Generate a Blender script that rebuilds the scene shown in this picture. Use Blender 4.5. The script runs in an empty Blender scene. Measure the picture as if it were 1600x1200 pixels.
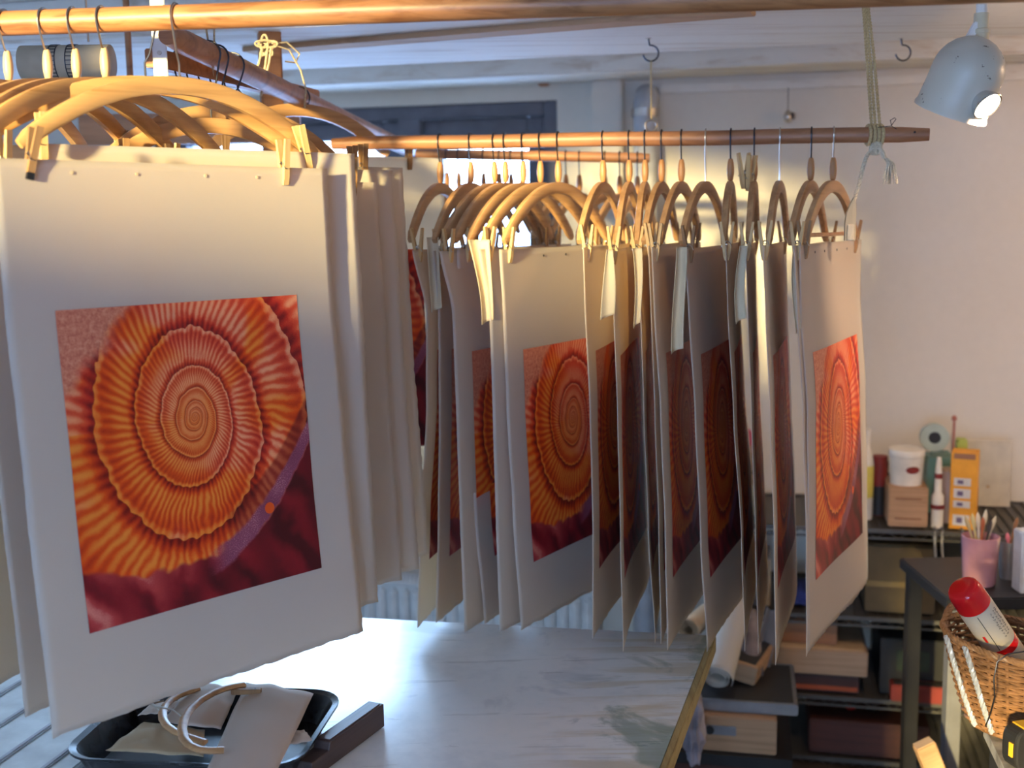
import bpy, bmesh, math, random
from mathutils import Vector, Matrix, noise
random.seed(7)
SC = bpy.context.scene
COL = SC.collection
PI = math.pi
R = math.radians

# ------------------------------------------------------------------ camera
PITCH, ROLL, FPX = 0.136, 0.015, 1800.0
cam_data = bpy.data.cameras.new('camera')
cam = bpy.data.objects.new('camera', cam_data)
COL.objects.link(cam)
cam_data.sensor_width = 36.0
cam_data.lens = 36.0 * FPX / 1600.0
cam_data.clip_start = 0.05
CAM_M = Matrix.Translation((0, 0, 1.6)) @ Matrix.Rotation(PI / 2 - PITCH, 4, 'X') @ Matrix.Rotation(-ROLL, 4, 'Z')
cam.matrix_world = CAM_M
cam_data.dof.use_dof = True
cam_data.dof.focus_distance = 1.95
cam_data.dof.aperture_fstop = 3.1
SC.camera = cam

# ------------------------------------------------------------------ colour management
SC.view_settings.view_transform = 'Standard'
SC.view_settings.look = 'None'
SC.view_settings.exposure = 0.2
SC.view_settings.gamma = 1.0
SC.view_settings.use_curve_mapping = False

# ------------------------------------------------------------------ world (daylight outside the windows)
world = bpy.data.worlds.new('daylight')
SC.world = world
world.use_nodes = True
wn, wl = world.node_tree.nodes, world.node_tree.links
wn.clear()
w_out = wn.new('ShaderNodeOutputWorld')
w_bg = wn.new('ShaderNodeBackground')
w_tc = wn.new('ShaderNodeTexCoord')
w_sep = wn.new('ShaderNodeSeparateXYZ')
w_ramp = wn.new('ShaderNodeValToRGB')
wl.new(w_tc.outputs['Generated'], w_sep.inputs[0])
wl.new(w_sep.outputs['Z'], w_ramp.inputs[0])
w_ramp.color_ramp.elements[0].position = 0.0
w_ramp.color_ramp.elements[0].color = (0.24, 0.38, 0.72, 1)
w_ramp.color_ramp.elements[1].position = 0.05
w_ramp.color_ramp.elements[1].color = (0.44, 0.66, 1.0, 1)
w_bg.inputs['Strength'].default_value = 23.0
wl.new(w_ramp.outputs[0], w_bg.inputs[0])
wl.new(w_bg.outputs[0], w_out.inputs[0])

# ------------------------------------------------------------------ sun: low, warm, through the high window in the left wall
SUN_DIR = Vector((0.46, 0.88, -0.13)).normalized()
sd = bpy.data.lights.new('low_sun', 'SUN')
sd.energy = 16.5
sd.color = (1.0, 0.74, 0.32)
sd.angle = R(3.2)
sun = bpy.data.objects.new('low_sun', sd)
COL.objects.link(sun)
sun.rotation_euler = SUN_DIR.to_track_quat('-Z', 'Y').to_euler()

def portal(name, loc, rot, sx, sy):
    d = bpy.data.lights.new(name, 'AREA')
    d.shape = 'RECTANGLE'; d.size = sx; d.size_y = sy
    d.cycles.is_portal = True
    o = bpy.data.objects.new(name, d); COL.objects.link(o)
    o.location = loc; o.rotation_euler = rot
    return o

def fill_point(name, loc, energy, color, size=0.06):
    d = bpy.data.lights.new(name, 'POINT'); d.energy = energy; d.color = color; d.shadow_soft_size = size
    o = bpy.data.objects.new(name, d); COL.objects.link(o); o.location = loc
    return o

def spot(name, loc, target, energy, color, angle, blend=0.6, size=0.03):
    d = bpy.data.lights.new(name, 'SPOT'); d.energy = energy; d.color = color
    d.spot_size = R(angle); d.spot_blend = blend; d.shadow_soft_size = size
    o = bpy.data.objects.new(name, d); COL.objects.link(o); o.location = loc
    o.rotation_euler = (Vector(target) - Vector(loc)).to_track_quat('-Z', 'Y').to_euler()
    return o

# added warm fill lights without fixtures, out of view: far right, then behind camera
fill_point('warm_fill_right', (2.2, 2.4, 1.98), 15.0, (1.0, 0.64, 0.36), 0.12)
fill_point('warm_fill_behind', (1.5, -0.8, 2.3), 9.0, (1.0, 0.62, 0.34), 0.15)

# ------------------------------------------------------------------ survey helpers (photo point -> point in the room)
def ray(px, py):
    v = Vector(((px - 800) / FPX, (600 - py) / FPX, -1.0))
    return (CAM_M.to_3x3() @ v).normalized()
def at(px, py, Y):
    d = ray(px, py)
    return Vector((0, 0, 1.6)) + d * (Y / d.y)
def onz(px, py, z):
    d = ray(px, py)
    return Vector((0, 0, 1.6)) + d * ((z - 1.6) / d.z)
INV = CAM_M.inverted()
def proj(p):
    q = INV @ Vector(p)
    return (800 + FPX * q.x / -q.z, 600 - FPX * q.y / -q.z)
def solve1(f, a, b, target):
    fa = f(a) - target
    for _ in range(50):
        m = 0.5 * (a + b); fm = f(m) - target
        if (fa < 0) == (fm < 0): a, fa = m, fm
        else: b = m
    return 0.5 * (a + b)

# ------------------------------------------------------------------ mesh builder
class MB:
    def __init__(s): s.v = []; s.f = []
    def add(s, vs, fs):
        n = len(s.v); s.v += [Vector(v) for v in vs]; s.f += [tuple(i + n for i in f) for f in fs]; return s
    def box(s, c, size, M=None, bev=0.0):
        x, y, z = [a / 2 for a in size]; c = Vector(c)
        if bev <= 0:
            vs = [Vector((sx * x, sy * y, sz * z)) for sz in (-1, 1) for sy in (-1, 1) for sx in (-1, 1)]
            fs = [(0, 2, 3, 1), (4, 5, 7, 6), (0, 1, 5, 4), (2, 6, 7, 3), (0, 4, 6, 2), (1, 3, 7, 5)]
        else:
            bm = bmesh.new(); bmesh.ops.create_cube(bm, size=1.0)
            for v in bm.verts: v.co = Vector((v.co.x * 2 * x, v.co.y * 2 * y, v.co.z * 2 * z))
            bmesh.ops.bevel(bm, geom=list(bm.edges), offset=bev, segments=2, affect='EDGES')
            bm.verts.index_update()
            vs = [v.co.copy() for v in bm.verts]; fs = [tuple(v.index for v in f.verts) for f in bm.faces]; bm.free()
        if M is not None: vs = [M @ v for v in vs]
        return s.add([v + c for v in vs], fs)
    def tube(s, pts, r, seg=8, cap=True, radii=None, flat=1.0):
        pts = [Vector(p) for p in pts]; n = len(pts)
        vs = []; fs = []
        t0 = (pts[1] - pts[0]).normalized()
        up = Vector((0, 0, 1)) if abs(t0.z) < 0.9 else Vector((1, 0, 0))
        nrm = t0.cross(up).normalized()
        for i in range(n):
            t = (pts[min(i + 1, n - 1)] - pts[max(i - 1, 0)])
            t = t.normalized() if t.length > 1e-9 else t0
            nrm = (nrm - t * nrm.dot(t))
            nrm = nrm.normalized() if nrm.length > 1e-6 else t.orthogonal().normalized()
            b = t.cross(nrm)
            rr = radii[i] if radii else r
            for k in range(seg):
                a = 2 * PI * k / seg
                vs.append(pts[i] + nrm * (math.cos(a) * rr) + b * (math.sin(a) * rr * flat))
        for i in range(n - 1):
            for k in range(seg):
                fs.append((i * seg + k, i * seg + (k + 1) % seg, (i + 1) * seg + (k + 1) % seg, (i + 1) * seg + k))
        if cap:
            fs.append(tuple(range(seg))[::-1]); fs.append(tuple((n - 1) * seg + k for k in range(seg)))
        return s.add(vs, fs)
    def lathe(s, prof, c=(0, 0, 0), seg=24, M=None):
        c = Vector(c); vs = []; fs = []; n = len(prof)
        for (r, z) in prof:
            for k in range(seg):
                a = 2 * PI * k / seg; p = Vector((r * math.cos(a), r * math.sin(a), z))
                if M is not None: p = M @ p
                vs.append(p + c)
        for i in range(n - 1):
            for k in range(seg):
                fs.append((i * seg + k, i * seg + (k + 1) % seg, (i + 1) * seg + (k + 1) % seg, (i + 1) * seg + k))
        fs.append(tuple(range(seg))[::-1]); fs.append(tuple((n - 1) * seg + k for k in range(seg)))
        return s.add(vs, fs)
    def prism(s, poly, h, M=None, c=(0, 0, 0)):
        """polygon in local xy extruded along local z from 0 to h"""
        n = len(poly); c = Vector(c)
        vs = [Vector((p[0], p[1], 0)) for p in poly] + [Vector((p[0], p[1], h)) for p in poly]
        if M is not None: vs = [M @ v for v in vs]
        fs = [tuple(range(n))[::-1], tuple(range(n, 2 * n))] + [(i, (i + 1) % n, n + (i + 1) % n, n + i) for i in range(n)]
        return s.add([v + c for v in vs], fs)
    def build(s, name, mat, parent=None, smooth=False, loc=None, rotz=0.0, bevel=0.0):
        me = bpy.data.meshes.new(name); me.from_pydata([tuple(v) for v in s.v], [], s.f)
        bm = bmesh.new(); bm.from_mesh(me); bmesh.ops.recalc_face_normals(bm, faces=bm.faces)
        bm.to_mesh(me); bm.free()
        me.materials.append(mat)
        if smooth:
            for p in me.polygons: p.use_smooth = True
            try: me.set_sharp_from_angle(angle=R(42))
            except Exception: pass
        o = bpy.data.objects.new(name, me); COL.objects.link(o)
        if parent: o.parent = parent
        if loc is not None: o.location = loc
        o.rotation_euler.z = rotz
        if bevel > 0:
            b = o.modifiers.new('bevel', 'BEVEL'); b.width = bevel; b.segments = 2; b.limit_method = 'ANGLE'
        return o
def tag(o, label, cat, group=None, kind=None):
    if label: o['label'] = label
    if cat: o['category'] = cat
    if group: o['group'] = group
    if kind: o['kind'] = kind
    return o
def empty(name, loc, rz=0.0):
    o = bpy.data.objects.new(name, None); COL.objects.link(o); o.location = loc; o.rotation_euler.z = rz
    o.empty_display_size = 0.05
    return o
def struct(o): o['kind'] = 'structure'; return o

# ------------------------------------------------------------------ node maths
class NT:
    def __init__(s, nt): s.nt = nt; s.n = nt.nodes; s.l = nt.links
    def m(s, op, *a, clamp=False):
        nd = s.n.new('ShaderNodeMath'); nd.operation = op; nd.use_clamp = clamp
        for i, x in enumerate(a):
            if isinstance(x, X): s.l.new(x.s, nd.inputs[i])
            else: nd.inputs[i].default_value = x
        return X(s, nd.outputs[0])
    def noise(s, vec, scale, detail=3.0, rough=0.5, dist=0.0):
        nd = s.n.new('ShaderNodeTexNoise'); nd.inputs['Scale'].default_value = scale
        nd.inputs['Detail'].default_value = detail; nd.inputs['Roughness'].default_value = rough; nd.inputs['Distortion'].default_value = dist
        s.l.new(vec, nd.inputs['Vector']); return X(s, nd.outputs[0])
    def comb(s, x, y, z=0.0):
        nd = s.n.new('ShaderNodeCombineXYZ')
        for i, q in enumerate((x, y, z)):
            if isinstance(q, X): s.l.new(q.s, nd.inputs[i])
            else: nd.inputs[i].default_value = q
        return nd.outputs[0]
    def mix(s, f, a, b, mode='MIX'):
        nd = s.n.new('ShaderNodeMix'); nd.data_type = 'RGBA'; nd.blend_type = mode
        for i, q in ((0, f), (6, a), (7, b)):
            if isinstance(q, X): s.l.new(q.s, nd.inputs[i])
            elif isinstance(q, bpy.types.NodeSocket): s.l.new(q, nd.inputs[i])
            elif i == 0: nd.inputs[i].default_value = q
            else: nd.inputs[i].default_value = (*q, 1) if len(q) == 3 else q
        return nd.outputs[2]
    def ramp(s, f, stops):
        nd = s.n.new('ShaderNodeValToRGB'); cr = nd.color_ramp
        while len(cr.elements) < len(stops): cr.elements.new(0.5)
        for e, (p, c) in zip(cr.elements, stops): e.position = p; e.color = (*c, 1)
        s.l.new(f.s if isinstance(f, X) else f, nd.inputs[0]); return nd.outputs[0]
    def sstep(s, x, a, b):
        nd = s.n.new('ShaderNodeMapRange'); nd.interpolation_type = 'SMOOTHSTEP'
        s.l.new(x.s, nd.inputs[0]); nd.inputs[1].default_value = a; nd.inputs[2].default_value = b
        return X(s, nd.outputs[0])
class X:
    def __init__(s, t, so): s.t = t; s.s = so
    def __add__(s, o): return s.t.m('ADD', s, o)
    def __radd__(s, o): return s.t.m('ADD', o, s)
    def __sub__(s, o): return s.t.m('SUBTRACT', s, o)
    def __rsub__(s, o): return s.t.m('SUBTRACT', o, s)
    def __mul__(s, o): return s.t.m('MULTIPLY', s, o)
    def __rmul__(s, o): return s.t.m('MULTIPLY', o, s)
    def __truediv__(s, o): return s.t.m('DIVIDE', s, o)

# ------------------------------------------------------------------ materials
def base_mat(name):
    m = bpy.data.materials.new(name); m.use_nodes = True
    t = NT(m.node_tree); bs = m.node_tree.nodes['Principled BSDF']
    return m, t, bs
def plain(name, col, rough=0.5, metal=0.0, var=0.08, scale=20, bump=0.0, spec=0.4):
    m, t, bs = base_mat(name)
    tc = t.n.new('ShaderNodeTexCoord').outputs['Object']
    nz = t.noise(tc, scale, 4)
    lo = tuple(max(0, c * (1 - var * 2)) for c in col); hi = tuple(min(1, c * (1 + var)) for c in col)
    c = t.ramp(nz, [(0.3, lo), (0.7, hi)])
    t.l.new(c, bs.inputs['Base Color'])
    bs.inputs['Roughness'].default_value = rough; bs.inputs['Metallic'].default_value = metal
    bs.inputs['Specular IOR Level'].default_value = spec
    if bump > 0:
        b = t.n.new('ShaderNodeBump'); b.inputs['Strength'].default_value = bump; b.inputs['Distance'].default_value = 0.002
        t.l.new(nz.s, b.inputs['Height']); t.l.new(b.outputs[0], bs.inputs['Normal'])
    return m
def wood(name, c1, c2, rough=0.45, axis=0, scale=1.0, bump=0.15):
    m, t, bs = base_mat(name)
    tc = t.n.new('ShaderNodeTexCoord').outputs['Object']
    mp = t.n.new('ShaderNodeMapping'); s = [60 * scale, 60 * scale, 60 * scale]; s[axis] = 3.0 * scale
    mp.inputs['Scale'].default_value = s
    t.l.new(tc, mp.inputs[0])
    n1 = t.noise(mp.outputs[0], 1.0, 4, 0.6, 0.6)
    n2 = t.noise(tc, 9.0 * scale, 3)
    c = t.ramp(n1 * 0.75 + n2 * 0.25, [(0.34, c2), (0.52, c1), (0.7, tuple(min(1, x * 1.18) for x in c1))])
    t.l.new(c, bs.inputs['Base Color']); bs.inputs['Roughness'].default_value = rough
    b = t.n.new('ShaderNodeBump'); b.inputs['Strength'].default_value = bump; b.inputs['Distance'].default_value = 0.001
    t.l.new(n1.s, b.inputs['Height']); t.l.new(b.outputs[0], bs.inputs['Normal'])
    return m
def emit_mat(name, col, st):
    m = bpy.data.materials.new(name); m.use_nodes = True; nt = m.node_tree; nt.nodes.clear()
    o = nt.nodes.new('ShaderNodeOutputMaterial'); e = nt.nodes.new('ShaderNodeEmission')
    e.inputs[0].default_value = (*col, 1); e.inputs[1].default_value = st; nt.links.new(e.outputs[0], o.inputs[0]); return m
def glass_mat(name):
    m = bpy.data.materials.new(name); m.use_nodes = True; nt = m.node_tree; nt.nodes.clear()
    o = nt.nodes.new('ShaderNodeOutputMaterial'); a = nt.nodes.new('ShaderNodeBsdfTransparent'); g = nt.nodes.new('ShaderNodeBsdfGlossy')
    g.inputs['Roughness'].default_value = 0.02; mx = nt.nodes.new('ShaderNodeMixShader'); mx.inputs[0].default_value = 0.05
    a.inputs[0].default_value = (0.96, 0.99, 1.0, 1)
    nt.links.new(a.outputs[0], mx.inputs[1]); nt.links.new(g.outputs[0], mx.inputs[2]); nt.links.new(mx.outputs[0], o.inputs[0]); return m
def paper_mat(name, col, trans=0.3, tcol=None):
    m, t, bs = base_mat(name)
    tc = t.n.new('ShaderNodeTexCoord').outputs['Object']
    n1 = t.noise(tc, 6, 4); n2 = t.noise(tc, 400, 2)
    c = t.ramp(n1, [(0.3, tuple(x * 0.96 for x in col)), (0.7, col)])
    t.l.new(c, bs.inputs['Base Color']); bs.inputs['Roughness'].default_value = 0.9; bs.inputs['Specular IOR Level'].default_value = 0.1
    b = t.n.new('ShaderNodeBump'); b.inputs['Strength'].default_value = 0.12; b.inputs['Distance'].default_value = 0.0006
    t.l.new(n2.s, b.inputs['Height']); t.l.new(b.outputs[0], bs.inputs['Normal'])
    tr = t.n.new('ShaderNodeBsdfTranslucent'); tr.inputs[0].default_value = (*(tcol or col), 1)
    mx = t.n.new('ShaderNodeMixShader'); mx.inputs[0].default_value = trans
    out = m.node_tree.nodes['Material Output']
    t.l.new(bs.outputs[0], mx.inputs[1]); t.l.new(tr.outputs[0], mx.inputs[2]); t.l.new(mx.outputs[0], out.inputs[0])
    return m

def art_mat():
    """etching of a ribbed ammonite spiral in orange, rose and crimson"""
    m, t, bs = base_mat('spiral_etching_ink')
    uv = t.n.new('ShaderNodeUVMap'); uv.uv_map = 'UVMap'
    sp = t.n.new('ShaderNodeSeparateXYZ'); t.l.new(uv.outputs[0], sp.inputs[0])
    u = X(t, sp.outputs[0]); v = X(t, sp.outputs[1])          # u right, v up
    warp = t.noise(uv.outputs[0], 5.0, 3)
    warp2 = t.noise(uv.outputs[0], 17.0, 3)
    x = (u - 0.485) * 0.90 + (warp - 0.5) * 0.06
    y = (v - 0.615) * 0.76 + (warp2 - 0.5) * 0.012
    r = t.m('SQRT', x * x + y * y) + 0.0015
    ang = t.m('ARCTAN2', y, x)
    turns = ang * (1 / (2 * PI))
    ruff = t.m('SINE', ang * 39.0 + r * 20.0)
    lg = t.m('LOGARITHM', r * 60.0, 1.74)
    grow = lg + turns + (ruff * 0.016 + (warp2 - 0.5) * 0.16) * t.sstep(r, 0.06, 0.2)
    w = t.m('FRACT', grow)                                    # 0 inner rim of the whorl .. 1 outer rim
    whorl = t.m('FLOOR', grow)
    # ribs: radial, swept with w, count per whorl
    ph = ang * 78.0 + w * 6.0 + (warp - 0.5) * 7.0
    ribs = t.m('SINE', ph)
    ribf = t.m('SINE', ang * 84.0 + w * 10.0)
    k = t.sstep(r, 0.13, 0.2)
    rib = ribs * k + ribf * (1.0 - k)
    amp = 0.10 + 0.11 * t.m('SINE', w * PI)
    prof = t.sstep(w, 0.0, 0.30) * 0.72 - t.sstep(w, 0.42, 0.90) * 0.34
    crest = t.sstep(w, 0.86, 0.97) * 0.42
    light = prof + rib * amp + crest + 0.07 + (warp2 - 0.5) * 0.35
    spc = t.noise(uv.outputs[0], 260.0, 2, 0.7)
    light = light + (spc - 0.5) * 0.35
    # two inks: orange and rose, alternating in big patches
    patch = t.noise(uv.outputs[0], 3.1, 2, 0.5, 0.8)
    patch = t.sstep(patch + t.m('SINE', ang + 0.6) * 0.09 + t.m('SINE', whorl * 2.4) * 0.10, 0.40, 0.62)
    orange = t.ramp(light, [(0.0, (0.20, 0.006, 0.003)), (0.28, (0.56, 0.030, 0.004)), (0.6, (0.82, 0.085, 0.004)), (1.0, (0.95, 0.28, 0.035))])
    rose = t.ramp(light, [(0.0, (0.22, 0.008, 0.010)), (0.3, (0.58, 0.026, 0.012)), (0.62, (0.80, 0.095, 0.035)), (1.0, (0.96, 0.38, 0.19))])
    shell = t.mix(patch, orange, rose)
    # centre glow of ink: yellower
    cen = 1.0 - t.sstep(r, 0.02, 0.20)
    shell = t.mix(cen * 0.55, shell, t.ramp(light, [(0.0, (0.55, 0.06, 0.01)), (0.5, (0.84, 0.17, 0.02)), (1.0, (0.97, 0.46, 0.15))]))
    # ground: crimson folds at the foot
    q = t.m('SINE', (v * 26.0 + t.m('SINE', u * 7.0) * 2.2 + (warp - 0.5) * 9.0 + u * 9.0))
    fold = q * 0.22 + t.m('SINE', u * 44.0 + v * 30.0 + warp * 12.0) * 0.13 + 0.42 + (spc - 0.5) * 0.3 + (0.45 - u) * 0.45
    ground = t.ramp(fold, [(0.0, (0.06, 0.002, 0.006)), (0.45, (0.26, 0.008, 0.016)), (0.8, (0.50, 0.05, 0.05)), (1.0, (0.78, 0.26, 0.20))])
    # boundary of shell: outside radius or below
    yb = v + (warp - 0.5) * 0.10 + t.m('SINE', u * 3.4 + 0.3) * 0.10 + (ruff * 0.004)
    gm = 1.0 - t.sstep(yb, 0.215, 0.235)
    col = t.mix(gm, shell, ground)
    # violet band at the lower right with a dark hollow inside it
    ax = (u - 0.45); b1 = v - (0.065 + ax * ax * 1.15 + ax * 0.10) + (warp2 - 0.5) * 0.03
    hollow = t.sstep(b1, 0.06, 0.085) * (1.0 - t.sstep(b1, 0.15, 0.175)) * t.sstep(u, 0.56, 0.66)
    col = t.mix(hollow * 0.85, col, t.ramp(light, [(0.0, (0.07, 0.004, 0.006)), (0.6, (0.26, 0.02, 0.012)), (1.0, (0.48, 0.07, 0.03))]))
    band = t.sstep(b1, -0.005, 0.012) * (1.0 - t.sstep(b1, 0.070, 0.09)) * t.sstep(u, 0.48, 0.60)
    viol = t.ramp(spc + (warp - 0.5) * 0.6, [(0.3, (0.17, 0.03, 0.07)), (0.62, (0.34, 0.085, 0.14)), (0.72, (0.75, 0.35, 0.35))])
    lowr = (1.0 - t.sstep(b1, -0.005, 0.015)) * t.sstep(u, 0.45, 0.6)
    col = t.mix(lowr, col, t.ramp(fold, [(0.0, (0.07, 0.002, 0.006)), (0.6, (0.24, 0.006, 0.014)), (1.0, (0.38, 0.02, 0.03))]))
    col = t.mix(band, col, viol)
    # pale rose ground at the top-left corner
    cl = t.sstep((1.0 - u) * 0.9 + v * 1.0 + (warp - 0.5) * 0.25, 1.60, 1.68)
    pale = t.ramp(t.noise(uv.outputs[0], 60.0, 5, 0.7) + (spc - 0.5) * 0.4, [(0.3, (0.52, 0.10, 0.06)), (0.55, (0.74, 0.26, 0.15)), (0.75, (0.85, 0.46, 0.30))])
    col = t.mix(cl, col, pale)
    # small orange sun
    dx = u - 0.785; dy = (v - 0.258) * 1.1
    dot = 1.0 - t.sstep(t.m('SQRT', dx * dx + dy * dy), 0.020, 0.024)
    col = t.mix(dot, col, (0.85, 0.10, 0.01))
    t.l.new(col, bs.inputs['Base Color'])
    bs.inputs['Roughness'].default_value = 0.55; bs.inputs['Specular IOR Level'].default_value = 0.3
    bp = t.n.new('ShaderNodeBump'); bp.inputs['Strength'].default_value = 0.25; bp.inputs['Distance'].default_value = 0.001
    t.l.new(light.s, bp.inputs['Height']); t.l.new(bp.outputs[0], bs.inputs['Normal'])
    return m

M = {}
M['paper'] = paper_mat('rag_paper', (0.86, 0.84, 0.79), 0.54, (0.88, 0.70, 0.50))
M['cream'] = paper_mat('cream_scrap_paper', (0.84, 0.74, 0.52), 0.30, (0.85, 0.62, 0.36))
M['art'] = art_mat()
M['beech'] = wood('beech', (0.60, 0.34, 0.13), (0.42, 0.21, 0.07), 0.42)
M['beech2'] = wood('beech_aged', (0.52, 0.29, 0.13), (0.36, 0.18, 0.07), 0.45)
M['spindle'] = wood('pale_turned_wood', (0.74, 0.50, 0.27), (0.62, 0.38, 0.18), 0.4, axis=2)
M['spindle2'] = wood('brown_turned_wood', (0.46, 0.22, 0.09), (0.32, 0.14, 0.05), 0.4, axis=2)
M['pin'] = wood('clothespin_wood', (0.68, 0.45, 0.20), (0.52, 0.31, 0.12), 0.6, axis=2)
M['pin_old'] = wood('clothespin_wood_old', (0.34, 0.19, 0.085), (0.20, 0.11, 0.05), 0.65, axis=2)
M['rod'] = wood('rod_pine', (0.42, 0.19, 0.075), (0.22, 0.085, 0.03), 0.4, scale=1.6, bump=0.3)
M['rod_dark'] = wood('rod_stained', (0.40, 0.18, 0.085), (0.24, 0.10, 0.045), 0.45, scale=0.6)
M['batten'] = wood('batten_brown', (0.44, 0.19, 0.075), (0.28, 0.11, 0.04), 0.5, scale=0.6)
M['steel'] = plain('steel_wire', (0.55, 0.50, 0.44), 0.3, 1.0)
M['darkwire'] = plain('dark_wire', (0.06, 0.06, 0.07), 0.4, 0.8)
M['twine'] = plain('hemp_twine', (0.62, 0.50, 0.33), 0.9, 0, 0.15, 300, 0.4)
M['whitewall'] = None

# hanger/room plaster
def plaster(name, col, worn=(0.45, 0.33, 0.22), amount=0.0, rough=0.85):
    m, t, bs = base_mat(name)
    tc = t.n.new('ShaderNodeTexCoord').outputs['Object']
    n1 = t.noise(tc, 1.6, 5, 0.6); n2 = t.noise(tc, 35, 4, 0.6)
    mp = t.n.new('ShaderNodeMapping'); mp.inputs['Scale'].default_value = (1.5, 22, 22); t.l.new(tc, mp.inputs[0])
    n3 = t.noise(mp.outputs[0], 1.0, 5, 0.65, 0.4)
    c = t.ramp(n1 * 0.6 + n2 * 0.4, [(0.3, tuple(x * 0.93 for x in col)), (0.65, col)])
    if amount > 0:
        c = t.mix(t.sstep(n3, 0.60 - amount * 0.2, 0.74 - amount * 0.1) * amount, c, worn)
    t.l.new(c, bs.inputs['Base Color']); bs.inputs['Roughness'].default_value = rough; bs.inputs['Specular IOR Level'].default_value = 0.2
    b = t.n.new('ShaderNodeBump'); b.inputs['Strength'].default_value = 0.35; b.inputs['Distance'].default_value = 0.004
    t.l.new((n2 * 0.5 + n3 * 0.5).s, b.inputs['Height']); t.l.new(b.outputs[0], bs.inputs['Normal'])
    return m
M['wall'] = plaster('white_plaster', (0.74, 0.69, 0.61))
M['paintwood'] = plaster('white_painted_boards', (0.78, 0.75, 0.69), amount=0.55)
M['barewood'] = plaster('worn_bare_lath', (0.55, 0.36, 0.22), (0.30, 0.17, 0.10), 0.6)
M['frame_grey'] = plain('grey_window_frame', (0.13, 0.13, 0.155), 0.5)
M['pane'] = glass_mat('window_glass')
M['white'] = plain('white_enamel', (0.82, 0.82, 0.80), 0.35)
M['floor'] = plain('dark_floorboards', (0.05, 0.035, 0.028), 0.6, 0, 0.3, 6)

# ================================================================== THE ROOM
WA = R(12.7)
WX = Vector((math.cos(WA), -math.sin(WA), 0)); WN = Vector((-math.sin(WA), -math.cos(WA), 0))   # WN points into the room
W0 = at(700, 300, 3.95); W0.z = 0
def wsz(px, py, off=0.0):
    """photo point -> (s, z) on the plane parallel to the back wall, off metres in front of it"""
    d = ray(px, py); o = Vector((0, 0, 1.6)); p0 = W0 + WN * off
    t = (p0 - o).dot(WN) / d.dot(WN); p = o + d * t
    return (p - W0).dot(WX), p.z
WM = Matrix.Rotation(-WA, 3, 'Z')          # local x along the wall, local -y into the room
def wbox(mb, s0, s1, z0, z1, o0, o1, bev=0.0):
    c = W0 + WX * ((s0 + s1) / 2) + WN * ((o0 + o1) / 2) + Vector((0, 0, (z0 + z1) / 2))
    mb.box(c, (s1 - s0, abs(o1 - o0), z1 - z0), WM, bev); return mb

CEIL, CEIL_LOW = 2.5, 2.12
ws1, wzt = wsz(870, 156); ws0 = wsz(235, 160)[0]; wzb = 0.74
mb = MB()
wbox(mb, -3.2, ws0, 0, 2.6, -0.35, 0); wbox(mb, ws1, 4.2, 0, 2.6, -0.35, 0)
wbox(mb, ws0, ws1, 0, wzb, -0.35, 0); wbox(mb, ws0, ws1, wzt, 2.6, -0.35, 0)
struct(mb.build('wall_back', M['wall']))
mb = MB(); mb.box((0, 1.1, -0.05), (7.4, 8.8, 0.1)); struct(mb.build('floor', M['floor']))
XL, XR, YF = -2.2, 2.7, -2.9
# left wall with a high narrow window (the low sun comes through it)
HY0, HY1, HZ0, HZ1 = -2.62, -0.80, 2.05, 2.54
mb = MB()
def bx(mb, x0, x1, y0, y1, z0, z1): mb.box(((x0 + x1) / 2, (y0 + y1) / 2, (z0 + z1) / 2), (x1 - x0, y1 - y0, z1 - z0)); return mb
bx(mb, XL - 0.1, XL, YF, HY0, 0, 2.6); bx(mb, XL - 0.1, XL, HY1, 5.2, 0, 2.6)
bx(mb, XL - 0.1, XL, HY0, HY1, 0, HZ0); bx(mb, XL - 0.1, XL, HY0, HY1, HZ1, 2.6)
struct(mb.build('wall_left', M['wall']))
mb = MB(); bx(mb, XR, XR + 0.1, YF, 4.0, 0, 2.6); struct(mb.build('wall_right', M['wall']))
# wall behind the camera, its broad window added for blue daylight fill
FX0, FX1, FZ0, FZ1 = -2.1, -0.25, 0.3, 1.6
mb = MB()
bx(mb, XL, FX0, YF - 0.1, YF, 0, 2.6); bx(mb, FX1, XR, YF - 0.1, YF, 0, 2.6)
bx(mb, FX0, FX1, YF - 0.1, YF, 0, FZ0); bx(mb, FX0, FX1, YF - 0.1, YF, FZ1, 2.6)
struct(mb.build('wall_front', M['wall']))
# ceilings: high over the camera, lower towards the back wall, with painted beams
mb = MB(); bx(mb, XL - 0.1, XR + 0.1, YF - 0.1, 5.4, CEIL + 0.1, CEIL + 0.2); struct(mb.build('ceiling', M['paintwood']))
def line_off(px, py, z):
    p = onz(px, py, z); return (Vector((p.x, p.y, 0)) - W0).dot(WN)
ZA, ZB = 2.03, 2.06
oA = line_off(1160, 76, ZA); oB = line_off(1160, 103, ZB)
mb = MB(); wbox(mb, -3.2, 4.2, CEIL_LOW, CEIL + 0.1, 0, oA + 0.9); struct(mb.build('ceiling_low', M['paintwood']))
mb = MB(); wbox(mb, -3.2, 4.2, ZA, CEIL_LOW + 0.002, oA, oA + 0.62, 0.006); struct(mb.build('trim_1', M['paintwood']))
mb = MB(); wbox(mb, -3.2, 4.2, ZB, CEIL_LOW + 0.002, 0.0, oB, 0.006); struct(mb.build('trim_2', M['paintwood']))
cz = wsz(1160, 143)[1]; ct = wsz(1160, 128)[1]
mb = MB(); wbox(mb, wsz(1032, 140)[0], 4.2, cz, ct, -0.01, 0.02, 0.003); struct(mb.build('trim_3', M['paintwood']))
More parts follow.
